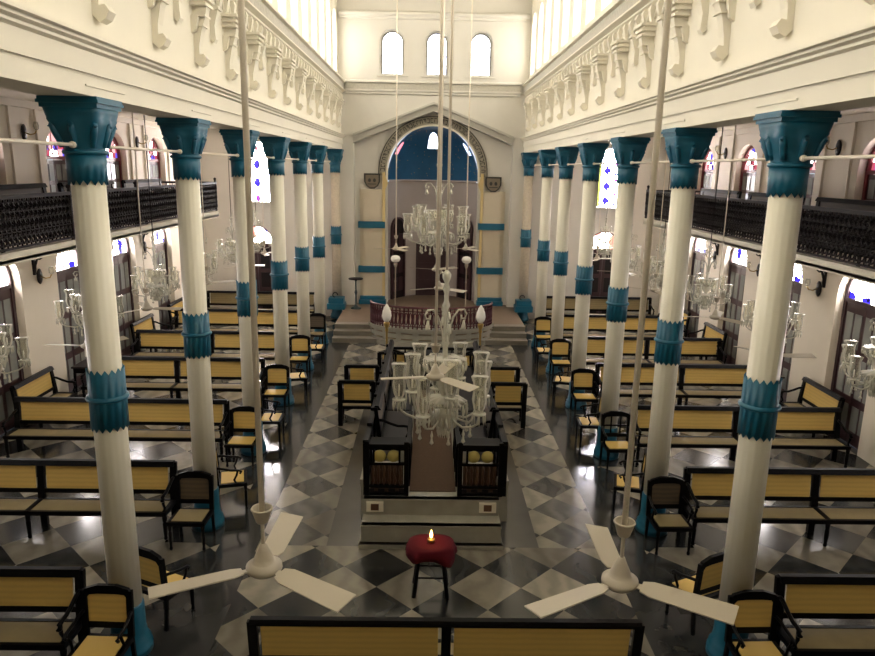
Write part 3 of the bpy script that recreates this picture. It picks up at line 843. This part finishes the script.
# benches against the outer walls, facing the nave
bw = bench('wall_bench', 1.45, nsec=1)
for s in (-1, 1):
    for i, y in enumerate((14.45, 20.3, 23.2)):
        place(bw, (s*8.45, y, 0), R(-90) if s > 0 else R(90), 'short cane bench against the %s outer wall, %s from the camera' % (SIDE[s], ORD[i]), 'short benches along the outer walls')
bg_ = bench('gallery_bench', 2.3, nsec=1, seatmat=canedark, backmat=canedark)
for s in (-1, 1):
    for i in range(5):
        place(bg_, (s*7.35, 6.6+BAY*i, 4.06), R(-90) if s > 0 else R(90), 'dark bench behind the railing on the %s gallery, %s from the camera' % (SIDE[s], ORD[i]), 'dark benches on the galleries')
# dark side tables at the wall
def side_table():
    t = thing('side_table', 'x', 'table')
    f = MB(); f.box(-.30, .30, -.35, .35, .72, .76); f.build('tabletop', iron, t)
    f = MB(); f.box(-.27, .27, -.32, .32, .60, .72); f.build('apron', wood, t)
    for a in (-.25, .25):
        for b in (-.30, .30):
            f = MB(); leg(f, a, b, .6, .03); f.build('leg', wood, t)
    return t
stb = side_table()
for s in (-1, 1):
    for i, y in enumerate((16.9, 11.6)):
        place(stb, (s*8.25, y-.42, 0), 0, 'dark square table by the %s outer wall, %s from the far end' % (SIDE[s], ORD[i]), 'dark tables by the walls')

# ------------------------------------------------------------------ chairs
def chair(name, backmat, arms=True, openback=False):
    """faces -Y; seat front y=-.44, back y=0"""
    t = thing(name, 'x', 'chair')
    w = .25
    f = MB()
    f.prism([(-.27, .92), (-.24, .99), (-.10, 1.035), (.10, 1.035), (.24, .99), (.27, .92), (.235, .87), (.19, .925), (.10, .935), (-.10, .935), (-.19, .925), (-.235, .87)], 'y', .02, .065)
    for s_ in (-1, 1):
        f.prism([(-.02, .42), (.025, .42), (.065, .97), (.02, .97)], 'x', s_*w-.036, s_*w+.028)
    f.box(-w, w, .0, .035, .53, .60)
    if openback:
        f.box(-w, w, .02, .045, .74, .765)
        for x in (-.09, .09): f.box(x-.012, x+.012, .02, .045, .57, .95)
    f.build('back_frame', wood, t)
    if not openback:
        f = MB(); f.prism([(.012, .58), (.03, .58), (.052, .945), (.032, .945)], 'x', -w+.034, w-.034)
        f.build('cane_back', backmat, t)
    f = MB(); f.box(-w-.01, w+.01, -.45, -.40, .39, .445); f.box(-w, w, -.04, .02, .39, .445)
    for s_ in (-1, 1): f.box(s_*w-.025, s_*w+.025, -.44, 0, .39, .445)
    f.build('seat_frame', wood, t)
    f = MB(); f.box(-w+.03, w-.03, -.40, -.04, .425, .455); f.build('cane_seat', caneseat if backmat != cane else cane, t)
    for s_ in (-1, 1):
        f = MB(); leg(f, s_*(w-.01), -.42, .40, .026); f.build('leg', wood, t)
        f = MB(); f.prism([(.02, .42), (-.02, .42), (.02, .0), (.05, .0)], 'x', s_*w-.02, s_*w+.02); f.build('leg', wood, t)
        if arms:
            f = MB(); x = s_*(w+.005)
            f.tube([(x, .04, .74), (x+s_*.02, -.08, .72), (x+s_*.03, -.20, .69), (x+s_*.03, -.32, .68), (x+s_*.02, -.37, .65), (x+s_*.02, -.34, .62)], .02, 7)
            f.tube([(x, -.28, .44), (x+s_*.03, -.25, .52), (x+s_*.035, -.29, .60), (x+s_*.03, -.31, .68)], .018, 7)
            f.build('armrest', wood, t)
    return t
ch_y = chair('armchair', cane)
ch_d = chair('dark_backed_chair', canedark, arms=False)
ch_dA = chair('dark_backed_armchair', canedark, arms=True)
ch_o = chair('open_backed_chair', cane, openback=True)
# gold seat with dull cane for dark ones is set in chair()
for s in (-1, 1):
    for i, y in enumerate(CY):
        if s < 0: proto, desc = {1: (ch_d, 'black side chair with dark back panel'), 5: (ch_d, 'black side chair with dark back panel')}.get(i, (ch_y, 'black armchair with golden cane back'))
        else: proto, desc = {1: (ch_dA, 'black armchair with dark back panel'), 2: (ch_o, 'black chair with open barred back')}.get(i, (ch_y, 'black armchair with golden cane back'))
        place(proto, (s*3.56, y-.34, 0), R(random.uniform(-2, 2)), '%s before the %s column of the %s row' % (desc, ORD[i], SIDE[s]), 'chairs standing before the columns')
        ang = 155 if i == 0 else (105 if i % 2 else 92)
        if i < 5: place(ch_y, (s*(3.52 if i else 3.42), y+(.72 if i else .48), 0), R(s*-1*ang + 0) if s < 0 else R(-ang), 'cane armchair turned to the nave behind the %s column of the %s row' % (ORD[i], SIDE[s]), 'chairs standing behind the columns')

# ------------------------------------------------------------------ bimah (central platform)
pf = thing('central_platform', 'raised marble platform with steps in the middle of the nave', 'platform', (.04, 0, 0))
f = MB(); f.box(-1.12, 1.22, 10.30, 16.1, 0, .60); f.build('platform_base', marble_w, pf)
for k, (y0, z1, w) in enumerate(((9.42, .07, 1.07), (9.50, .34, 1.04), (9.84, .60, 1.03))):
    f = MB(); f.box(-w, w, y0, 10.30, 0 if k == 0 else (.07, .34)[k-1], z1)
    f.box(-w-.008, w+.008, y0-.008, y0+.1, z1-.03, z1); f.build('step', marble_w, pf)
for x in (-.86, .86):
    f = MB(); f.box(x-.13, x+.13, 9.81, 9.84, .40, .56); fr = f.build('socket_panel', plaster, pf)
    f = MB(); f.box(x-.06, x+.06, 9.795, 9.81, .43, .53); f.build('brown_socket', socket, fr)
f = MB(); f.box(-.34, .38, 10.1, 15.9, .602, .614)
tag(f.build('carpet_runner', carpet), 'brown carpet runner along the middle of the platform', 'carpet')
f = MB()
f.box(-1.13, -1.06, 10.3, 16.1, .60, .70); f.box(1.16, 1.23, 10.3, 16.1, .60, .70)
f.build('marble_kerb', marble_w).parent = pf
pf.location.x = 0.0
# front cage like balustrade boxes
for s in (-1, 1):
    xa, xb = (-1.02, -.36) if s < 0 else (.40, 1.08)
    p = thing('platform_balustrade', 'black balustrade with cane roundels on the %s edge of the platform' % SIDE[s], 'balustrade', (0, 0, .60), 0, 'platform balustrades')
    y0 = 9.95; f = MB()
    for z0, z1 in ((0, .05), (.13, .17), (.50, .54), (.76, .84)): f.box(xa, xb, y0, y0+.05, z0, z1)
    for x in (xa+.03, xb-.03): f.box(x-.035, x+.035, y0-.01, y0+.06, 0, .88)
    f.box(xa+.12, xa+.15, y0, y0+.05, .5, .8); f.box(xb-.15, xb-.12, y0, y0+.05, .5, .8)
    f.build('front_frame', wood, p)
    f = MB(); mid = (xa+xb)/2
    for dx in (-.105, .105):
        f.lathe([(.095, 0), (.095, .02)], 20, M=Matrix.Translation((mid+dx, y0+.03, .645)) @ Matrix.Rotation(PI/2, 4, 'X'))
    f.build('cane_roundel', mat('pale_cane_roundel', (.50, .42, .12), .5), p)
    f = MB(); f.box(xa+.15, xb-.15, y0+.01, y0+.04, .54, .555); f.build('pale_beading', milk, p)
    f = MB()
    for i in range(6):
        x = xa+.12+(xb-xa-.24)*i/5
        f.lathe([(.012, .17), (.026, .24), (.014, .32), (.028, .42), (.014, .50)], 8, (x, y0+.025, 0))
    f2 = MB(); f2.box(xa+.08, xb-.08, y0+.05, y0+.07, .05, .5); f2.build('brown_panel', mat('brown_panel_wood', (.055, .030, .018), .5), p)
    f.build('turned_baluster', mat('brown_turned_wood', (.07, .035, .018), .4), p)
    f = MB()
    for i in range(4):
        x = xa+.09+(xb-xa-.18)*i/3; f.box(x-.05, x+.05, y0-.006, y0+.004, .06, .12)
    f.build('carved_square', iron, p)
    # long side rail
    x = -1.01 if s < 0 else 1.11
    f = MB(); f.box(x-.04, x+.04, y0, 15.95, .78, .85); f.box(x-.03, x+.03, y0, 15.95, .1, .15)
    n = 8
    for i in range(n+1):
        y = y0+.05+(15.9-y0-.1)*i/n; f.box(x-.04, x+.04, y-.04, y+.04, 0, .9)
    f.build('side_rail', wood, p)
    f = MB(); f.box(x-.012, x+.012, y0+.05, 15.9, .15, .80); f.build('side_panel', iron, p)
    f = MB()
    for i in range(n):
        y = y0+.05+(15.9-y0-.1)*(i+.5)/n
        f.tube([(x, y+.22*math.cos(a*PI/6), .48+.24*math.sin(a*PI/6)) for a in range(13)], .022, 5)
    f.build('side_tracery', wood, p)
    xi = xb if s < 0 else xa
    f = MB(); f.box(xi-.03, xi+.03, y0, 11.4, .80, .86)
    for yy in (10.3, 10.85, 11.4): f.lathe([(.02, 0), (.03, .2), (.02, .4), (.032, .6), (.02, .8)], 8, (xi, yy, 0))
    f.build('inner_rail', wood, p)
    f = MB(); f.box(min(xi, x)+.04, max(xi, x)-.04, 10.05, 10.5, .70, .74); f.build('desk_top', wood, p)
    # inner bench along the edge
    bb = bench('platform_bench', 4.6, nsec=3, D=.50, seatmat=iron, backmat=canedark)
    bb.location = (s*.92 + .05, 13.4, .60); bb.rotation_euler.z = R(-90) if s > 0 else R(90)
    bb['label'] = 'dark bench on the platform along its %s rail' % SIDE[s]; bb['group'] = 'dark benches on the platform'
# far end rail of the platform
p = thing('platform_end_rail', 'dark rail closing the far end of the central platform', 'railing', (.05, 15.95, .60))
f = MB(); f.box(-.98, .98, -.03, .03, .76, .82); f.box(-.98, .98, -.02, .02, .1, .14); f.build('rail', wood, p)
for i in range(9):
    f = MB(); f.lathe([(.02, .14), (.03, .3), (.018, .45), (.03, .6), (.02, .76)], 8, (-.88+.22*i, 0, 0)); f.build('baluster', wood, p)
f = MB(); f.box(-.35, .35, -.8, -.35, .80, .84); f.box(-.3, .3, -.75, -.4, 0, .80)
tag(f.build('reading_desk', wood), 'dark reading desk at the far end of the platform', 'desk').location = (.04, 15.95, .616)
def flame_lamp():
    t = thing('flame_lamp', 'x', 'lamp')
    f = MB(); f.lathe([(.09, 0), (.09, .03), (.04, .06), (.025, .12), (.03, .3), (.022, .35), (.026, 1.15), (.045, 1.2), (.03, 1.24), (.06, 1.30), (.075, 1.37), (.05, 1.40)], 14)
    f.build('brass_post', brass, t)
    f = MB(); f.lathe([(.05, 1.40), (.095, 1.46), (.115, 1.54), (.10, 1.65), (.06, 1.75), (.015, 1.82), (.001, 1.83)], 14); f.build('flame_shade', milk, t)
    return t
fl_ = flame_lamp()
for s in (-1, 1):
    place(fl_, (s*1.10+.05, 16.05, .60), 0, 'brass lamp with white flame shaped shade at the far %s corner of the platform' % SIDE[s], 'flame lamps of the platform')
def globe_lamp():
    t = thing('globe_lamp', 'x', 'lamp')
    f = MB(); f.lathe([(.10, 0), (.10, .03), (.05, .07), (.022, .15), (.02, 1.2), (.035, 1.24), (.02, 1.3), (.022, 1.70), (.06, 1.80), (.07, 1.86), (.04, 1.9)], 14); f.build('lamp_post', mat('tarnished_pewter', (.35, .30, .24), .4), t)
    f = MB(); f.lathe([(.04, 1.88), (.13, 1.93), (.17, 2.0), (.17, 2.04), (.13, 2.11), (.05, 2.14), (.001, 2.145)], 16); f.build('globe_shade', milk, t)
    return t
gl_ = globe_lamp()
for s in (-1, 1):
    place(gl_, (s*1.22, 24.0, .45), 0, 'tall slim lamp with white globe before the %s apse door' % SIDE[s], 'globe lamps of the chancel')

# ------------------------------------------------------------------ chancel platform, steps, curved dais
ch = thing('chancel_platform', 'brown chancel floor raised on stone steps at the far end', 'platform', (0, 0, 0))
f = MB(); f.box(-3.15, 3.15, 23.0, BY+.45, 0, .45); f.prism([(AC+AR*math.cos(a*PI/16), AY+AR*math.sin(a*PI/16)) for a in range(17)], 'z', 0, .45); f.box(AC-1.66, AC+1.66, BY+.4, AY, 0, .45)
f.build('chancel_floor', platm, ch)
for k in range(3):
    f = MB(); f.box(-3.15, 3.15, 21.9+.36*k, 23.0, .15*k, .15*(k+1)-.002); f.build('step', stepm, ch)
dz = thing('curved_dais', 'curved marble dais with dark red iron railing before the apse', 'dais', (.03, 22.6, 0))
def ell(a, rx, ry): return (rx*math.cos(a), -ry*math.sin(a))
A = [PI*i/32 for i in range(33)]
f = MB(); f.prism([ell(a, 2.08, 1.30) for a in A], 'z', 0, .16); f.prism([ell(a, 2.0, 1.22) for a in A], 'z', .16, .50); f.prism([ell(a, 2.06, 1.28) for a in A], 'z', .50, .58)
f.build('dais_base', marble_w, dz)
f = MB()
for i in range(1, 31, 3):
    pts = [ell(PI*(i+q)/32, 2.015, 1.235) for q in (0, 1, 2)]
    f.tube([(x, y, .42) for x, y in pts], .02, 4); f.tube([(x, y, .24) for x, y in pts], .02, 4)
f.build('dais_relief', mat('brown_inlay', (.16, .12, .07), .5), dz)
f = MB(); f.tube([(*ell(a, 1.98, 1.2), 1.26) for a in A], .035, 8); f.tube([(*ell(a, 1.98, 1.2), .66) for a in A], .022, 6); f.tube([(*ell(a, 1.98, 1.2), 1.14) for a in A], .018, 6)
f.build('handrail', redrail, dz)
f = MB(); n = 42
for i in range(n+1):
    a = PI*i/n; x, y = ell(a, 1.98, 1.2)
    f.box(x-.022, x+.022, y-.012, y+.012, .58, 1.25)
    if i < n:
        x2, y2 = ell(a+PI/n/2, 1.98, 1.2)
        pts = []
        for k in range(9):
            t_ = k*PI/4; x3, y3 = ell(a+PI/n/2+.026*math.cos(t_), 1.98, 1.2); pts.append((x3, y3, .9+.2*math.sin(t_)))
        f.tube(pts, .026, 4)
f.build('railing_ironwork', redrail, dz)
# pedestal stand on the chancel
for s in (-1,):
    p = thing('pedestal_stand', 'small dark round topped stand left of the apse', 'stand', (-2.72, 25.3, .45))
    f = MB(); f.lathe([(.001, 1.08), (.26, 1.08), (.27, 1.10), (.26, 1.12), (.001, 1.12)], 18); f.build('stand_top', iron, p)
    f = MB(); f.lathe([(.20, 0), (.20, .03), (.08, .08), (.035, .14), (.03, .5), (.055, .6), (.03, .7), (.03, 1.0), (.08, 1.08)], 12); f.build('pedestal', mat('teal_black_paint', (.012, .035, .045), .4), p)
# blue plinths either side by the steps
for s in (-1, 1):
    p = thing('blue_plinth', 'stepped blue plinth at the foot of the engaged column on the %s' % SIDE[s], 'plinth', (s*3.42, 25.35, .0), 0, 'blue plinths by the far wall')
    f = MB(); f.box(-.32, .32, -.35, .2, .45, .66); f.box(-.27, .27, -.3, .2, .66, .86); f.build('plinth_block', blue, p)
    f = MB(); f.tube([(-.05+.09*math.cos(a*PI/6), -.1, .95+.09*math.sin(a*PI/6)) for a in range(10)], .02, 6); f.build('iron_scroll', iron, p)

# ------------------------------------------------------------------ stool with red cloth and oil lamp
st = thing('stool', 'black four legged stool covered with red velvet before the platform steps', 'stool', (-.01, 8.4, 0))
f = MB(); f.lathe([(.001, .66), (.21, .66), (.22, .68), (.001, .695)], 20); f.build('stool_seat', wood, st)
for a in (-1, 1):
    for b in (-1, 1):
        f = MB(); f.tube([(a*.22, b*.17, 0), (a*.18, b*.14, .32), (a*.15, b*.12, .66)], [.030, .026, .028], 8); f.build('leg', wood, st)
f = MB()
for a in (-1, 1):
    f.cyl((a*.185, -.14, .27), (a*.185, .14, .27), .012, n=6); f.cyl((-.18, a*.145, .27), (.18, a*.145, .27), .012, n=6)
f.build('stretcher', wood, st)
f = MB(); N = 48; vs = []
rings = [(.0, .702), (.10, .702), (.20, .701), (.275, .697), (.30, .68), (.312, .64), (.322, .60)]
for k, (r, z) in enumerate(rings):
    for i in range(N):
        t = 2*PI*i/N
        q = 1/((abs(math.cos(t))**3.2 + abs(math.sin(t))**3.2)**(1/3.2))
        rr = r*q*(1 + (.05*math.sin(6*t+1)+.03*math.sin(11*t) if k > 4 else 0)); zz = z
        if k > 4: zz += -.06*abs(math.cos(2*t))**4*0 - .075*abs(math.sin(2*t))**3*(k-4)/2 - .05*max(0, math.cos(t-R(-35)))*(k-4)/2
        vs.append((rr*math.cos(t), rr*math.sin(t)*.80, zz))
f.add(vs, [(k*N+i, k*N+(i+1) % N, (k+1)*N+(i+1) % N, (k+1)*N+i) for k in range(len(rings)-1) for i in range(N)], 0, True)
co = f.build('velvet_cloth', velvet); co.location = (-.01, 8.4, 0)
tag(co, 'dark red velvet cloth draped over the black stool', 'cloth')
sol = co.modifiers.new('s', 'SOLIDIFY'); sol.thickness = .006; sol.offset = -1
lp = thing('oil_lamp', 'small oil lamp with burning flame on the red velvet cloth', 'lamp', (-.01, 8.4, .710))
f = MB(); f.lathe([(.001, 0), (.045, .0), (.055, .02), (.05, .045), (.045, .05), (.001, .045)], 14); f.build('oil_bowl', brass, lp)
f = MB(); f.lathe([(.001, .055), (.018, .075), (.022, .10), (.016, .13), (.008, .16), (.001, .18)], 10); f.build('flame', flame, lp)
pl = bpy.data.lights.new('flame_light', 'POINT'); pl.energy = .8; pl.color = (1, .5, .2); pl.shadow_soft_size = .05
po = bpy.data.objects.new('flame_light', pl); COL.objects.link(po); po.location = (-.01, 8.40, .85)

# ------------------------------------------------------------------ ceiling fans
def fan(rod_top, rr=.021):
    """origin at motor centre"""
    t = thing('ceiling_fan', 'x', 'fan')
    f = MB(); f.cyl((0, 0, .33), (0, 0, rod_top), rr*.85, n=12); f.build('down_rod', rodwhite, t)
    f = MB(); f.lathe([(.03, .29), (.038, .30), (.060, .375), (.066, .38), (.060, .39), (.054, .38), (.035, .31), (.025, .315)], 20)
    f.cyl((0, 0, .06), (0, 0, .38), .012, n=8); f.build('canopy_cup', fanwhite, t)
    f = MB(); f.lathe([(.001, -.06), (.04, -.055), (.085, -.04), (.11, -.015), (.108, .01), (.075, .03), (.066, .035), (.058, .06), (.035, .11), (.020, .15), (.001, .155)], 24); f.build('motor', fanwhite, t)
    for k in range(3):
        M = Matrix.Rotation(k*2*PI/3, 4, 'Z') @ Matrix.Rotation(R(9), 4, 'X')
        f = MB(); f.box(.09, .20, -.022, .022, -.012, -.004, 0, M)
        f.build('blade_iron', fanwhite, t)
        f = MB()
        out = [(.13, -.045), (.19, -.068), (.655, -.080), (.66, .080), (.19, .068), (.13, .045)]
        f.prism(out, 'z', -.008, .0, 0, M); f.build('blade', fanwhite, t)
    return t
fnave = fan(11.6-3.12)
def pfan(pr, loc, rz, label):
    return place(pr, loc, rz, label, 'ceiling fans')
pfan(fnave, (1.08, 3.78, 3.12), R(-31), 'cream ceiling fan hanging low in front at the bottom right')
pfan(fnave, (-1.08, 3.86, 3.14), R(-152-2), 'cream ceiling fan hanging low in front at the bottom left')
pfan(fnave, (0.0, 8.05, 3.10), R(192), 'ceiling fan just in front of the nearest chandelier')
pfan(fnave, (.13, 14.38, 3.10), R(203), 'ceiling fan over the middle of the platform')
pfan(fnave, (.10, 17.0, 3.12), R(160), 'ceiling fan over the far end of the platform')
pfan(fnave, (-1.07, 21.1, 3.15), R(180), 'ceiling fan before the left apse door')
pfan(fnave, (1.04, 21.4, 3.15), R(180), 'ceiling fan before the right apse door')
faisle = fan(AZ-2.82, .012)
for s in (-1, 1):
    for i, (x, y, z, a) in enumerate(((6.95, 8.9, 2.75, 8), (5.35, 10.6, 2.75, 178), (5.5, 13.3, 2.8, 0), (5.3, 16.4, 2.8, 150), (5.3, 19.4, 2.8, 10), (5.3, 22.3, 2.8, 170))):
        place(faisle, (s*x, y, z), R(a if s < 0 else 180-a), 'cream ceiling fan in the %s aisle, %s from the camera' % (SIDE[s], ORD[i]), 'ceiling fans of the aisles')

# ------------------------------------------------------------------ chandeliers
def chandelier(name, narm, rod, rr_=.018, rm=None):
    """origin at lowest drop; height 2.4 m, ring radius .62"""
    t = thing(name, 'x', 'chandelier')
    f = MB(); f.lathe([(.001, .14), (.03, .17), (.05, .26), (.11, .32), (.16, .42), (.17, .48), (.12, .52), (.05, .55), (.035, .70), (.06, .78), (.10, .84), (.13, .96), (.14, 1.05), (.09, 1.06), (.04, 1.08),
                       (.035, 1.4), (.06, 1.45), (.035, 1.5), (.03, 1.9), (.055, 1.96), (.03, 2.02), (.03, 2.12), (.05, 2.18), (.025, 2.25), (.055, 2.32), (.06, 2.37), (.02, 2.42)], 16)
    f.build('stem', crystal_solid, t)
    f = MB(); f.cyl((0, 0, 2.4), (0, 0, rod), rr_, n=10); f.build('suspension_rod', rm or rodwhite, t)
    rib = lambda th, r, z: r*(1+.07*math.cos(12*th))
    f = MB(); f.lathe([(.04, .95), (.18, 1.0), (.26, 1.10), (.28, 1.24)], 72, rad=rib); f.build('crystal_bowl', crystal, t)
    f = MB(); f.lathe([(.05, .72), (.14, .71), (.24, .68), (.30, .64)], 72, rad=rib); f.build('crystal_canopy', crystal, t)
    f = MB()
    for i in range(16):
        a = 2*PI*i/16
        for r, z, l in ((.165, .46, .18), (.285, 1.20, .12), (.08, .30, .16), (.31, .64, .20), (.22, .68, .16)):
            f.lathe([(.001, -l), (.018, -l*.6), (.024, -l*.35), (.006, 0)], 5, (r*math.cos(a), r*math.sin(a), z))
    f.build('prism_fringe', crystal_solid, t)['kind'] = 'stuff'
    for i in range(narm):
        a = 2*PI*(i+.5)/narm; M = Matrix.Rotation(a, 4, 'Z')
        low = i % 2 == 0; rr = .62 if low else .48; zz = .60 if low else .82
        f = MB(); pts = [(.08, 0, .50), (.2, 0, .40), (.34, 0, .36), (rr-.1, 0, .42), (rr-.02, 0, zz-.12), (rr, 0, zz-.02)]
        f.tube(pts, .017, 6, M=M); ao = f.build('arm', crystal_solid, t)
        f = MB(); f.lathe([(.03, zz), (.095, zz+.02), (.095, zz+.035), (.03, zz+.04)], 12, M=M @ Matrix.Translation((rr, 0, 0)))
        for k in range(8):
            b = k*PI/4; f.lathe([(.001, -.15), (.014, -.08), (.005, 0)], 4, M=M @ Matrix.Translation((rr+.085*math.cos(b), .085*math.sin(b), zz+.02)))
        f.build('drip_pan', crystal_solid, ao)
        f = MB(); f.lathe([(.04, zz+.04), (.07, zz+.10), (.092, zz+.22), (.078, zz+.34), (.080, zz+.44), (.108, zz+.53)], 32, rad=lambda th, r, z: r*(1+.06*math.cos(8*th)), M=M @ Matrix.Translation((rr, 0, 0))); f.build('hurricane_shade', crystal, ao)
        f = MB(); f.lathe([(.012, zz+.03), (.012, zz+.22), (.001, zz+.25)], 8, M=M @ Matrix.Translation((rr, 0, 0))); f.build('candle', milk, ao)
        f = MB(); f.lathe([(.001, .14), (.03, .17), (.018, .20), (.012, .24), (.02, .27), (.004, .34)], 8, M=M @ Matrix.Translation((.36, 0, 0)))
        f.build('pendant_drop', crystal_solid, ao)
    for i in range(4):
        a = PI*i/2; M = Matrix.Rotation(a, 4, 'Z'); f = MB()
        pts = [(.03, 0, 1.45), (.05, 0, 1.62), (.10, 0, 1.80), (.17, 0, 1.90), (.24, 0, 1.90), (.275, 0, 1.84), (.26, 0, 1.78), (.21, 0, 1.78), (.205, 0, 1.83)]
        f.tube(pts, .015, 6, M=M)
        f.lathe([(.035, -.12), (.03, -.08), (.012, 0)], 8, M=M @ Matrix.Translation((.24, 0, 1.76)))
        f.build('scroll_arm', crystal_solid, t)
    return t
c1 = chandelier('crystal_chandelier', 10, 11.6-1.82)
place(c1, (.14, 9.0, 1.82), R(9), 'large crystal chandelier with glass hurricane shades hanging nearest the camera')
c2 = copy_tree(c1); c2.location = (.15, 18.0, 3.25); c2.scale = (1.28, 1.28, 1.0)
c2['label'] = 'upper crystal chandelier hanging before the blue half dome'
for q in c2.children:
    if q.name.startswith('suspension_rod'): q.scale = (1, 1, (11.6-3.25)/(11.6-1.82)); 
del c2
c3 = chandelier('aisle_chandelier', 8, (AZ-2.6)/.60, .012, iron)
k = 0
for s in (-1, 1):
    for i in range(6):
        y = 8.75 + BAY*i
        place(c3, (s*5.8, y, 2.6), R(13*i), 'small crystal chandelier in the %s aisle, %s from the camera' % (SIDE[s], ORD[i]), 'small crystal chandeliers of the aisles', (.74, .74, .60))
        for q in bpy.data.objects[c3.name].children: pass
# chandelier small upper tier before the dome
# ------------------------------------------------------------------ wall sconces
def sconce():
    t = thing('wall_sconce', 'x', 'sconce')
    f = MB(); f.lathe([(.001, -.0), (.10, .0), (.11, .02), (.07, .04), (.001, .05)], 14, M=Matrix.Scale(1.6, 4, (0, 0, 1)) @ Matrix.Rotation(-PI/2, 4, 'X')); f.build('backplate', iron, t)
    f = MB(); f.tube([(0, .04, 0), (0, .14, -.04), (0, .24, -.02), (0, .28, .05)], .014, 6); f.build('sconce_arm', brass, t)
    f = MB(); f.lathe([(.02, .05), (.05, .08), (.06, .15), (.045, .22)], 10, (0, .28, 0)); f.build('sconce_glass', crystal, t)
    return t
sp = sconce()
for s in (-1, 1):
    for lev, z in (('ground level', 3.05), ('the gallery', 6.1)):
        for k in range(1, 5):
            y = DOORY[k] + 1.45
            place(sp, (s*WX, y, z), R(90) if s > 0 else R(-90), 'dark wall sconce on the %s wall at %s, %s from the camera' % (SIDE[s], lev, ORD[k-1]), 'wall sconces')

# ------------------------------------------------------------------ wall behind the camera (closes the hall)
mb = MB(); mb.box(-WX-.5, WX+.5, -3.4, -3.0, 0, 11.6)
tag(mb.build('wall_front', plaster), 'plain plaster entrance wall of the hall behind the viewer', 'wall', kind='structure')
# loft floor and parapet the viewer stands on
mb = MB(); mb.box(-3.6, 3.6, -3, -.6, 3.9, 4.05)
tag(mb.build('floor_loft', aislepl), 'entrance end gallery floor under the viewer', 'gallery floor', kind='structure')

# ------------------------------------------------------------------ world and view
w = bpy.data.worlds.new('sky'); sc.world = w; w.use_nodes = True
bg = w.node_tree.nodes['Background']
bg.inputs[0].default_value = (.75, .85, 1.0, 1); bg.inputs[1].default_value = 1.0

cam = bpy.data.cameras.new('camera'); cam.sensor_width = 36; cam.lens = 701.12/875*36; cam.clip_end = 200; cam.clip_start = .05
co_ = bpy.data.objects.new('camera', cam); COL.objects.link(co_); sc.camera = co_
p_, y_, r_ = .2241, .0156, .0184
fw = Vector((math.sin(y_)*math.cos(p_), math.cos(y_)*math.cos(p_), -math.sin(p_)))
rt = Vector((math.cos(y_), -math.sin(y_), 0)); up = rt.cross(fw)
rt2 = math.cos(r_)*rt + math.sin(r_)*up; up2 = -math.sin(r_)*rt + math.cos(r_)*up
Mx = Matrix((rt2, up2, -fw)).transposed().to_4x4(); Mx.translation = (-.109, 0, 5.5244)
co_.matrix_world = Mx
sc.view_settings.view_transform = 'Standard'; sc.view_settings.look = 'None'
sc.view_settings.gamma = 1; sc.view_settings.use_curve_mapping = False
sc.view_settings.exposure = 0.38
sc.cycles.max_bounces = 8; sc.cycles.transparent_max_bounces = 16
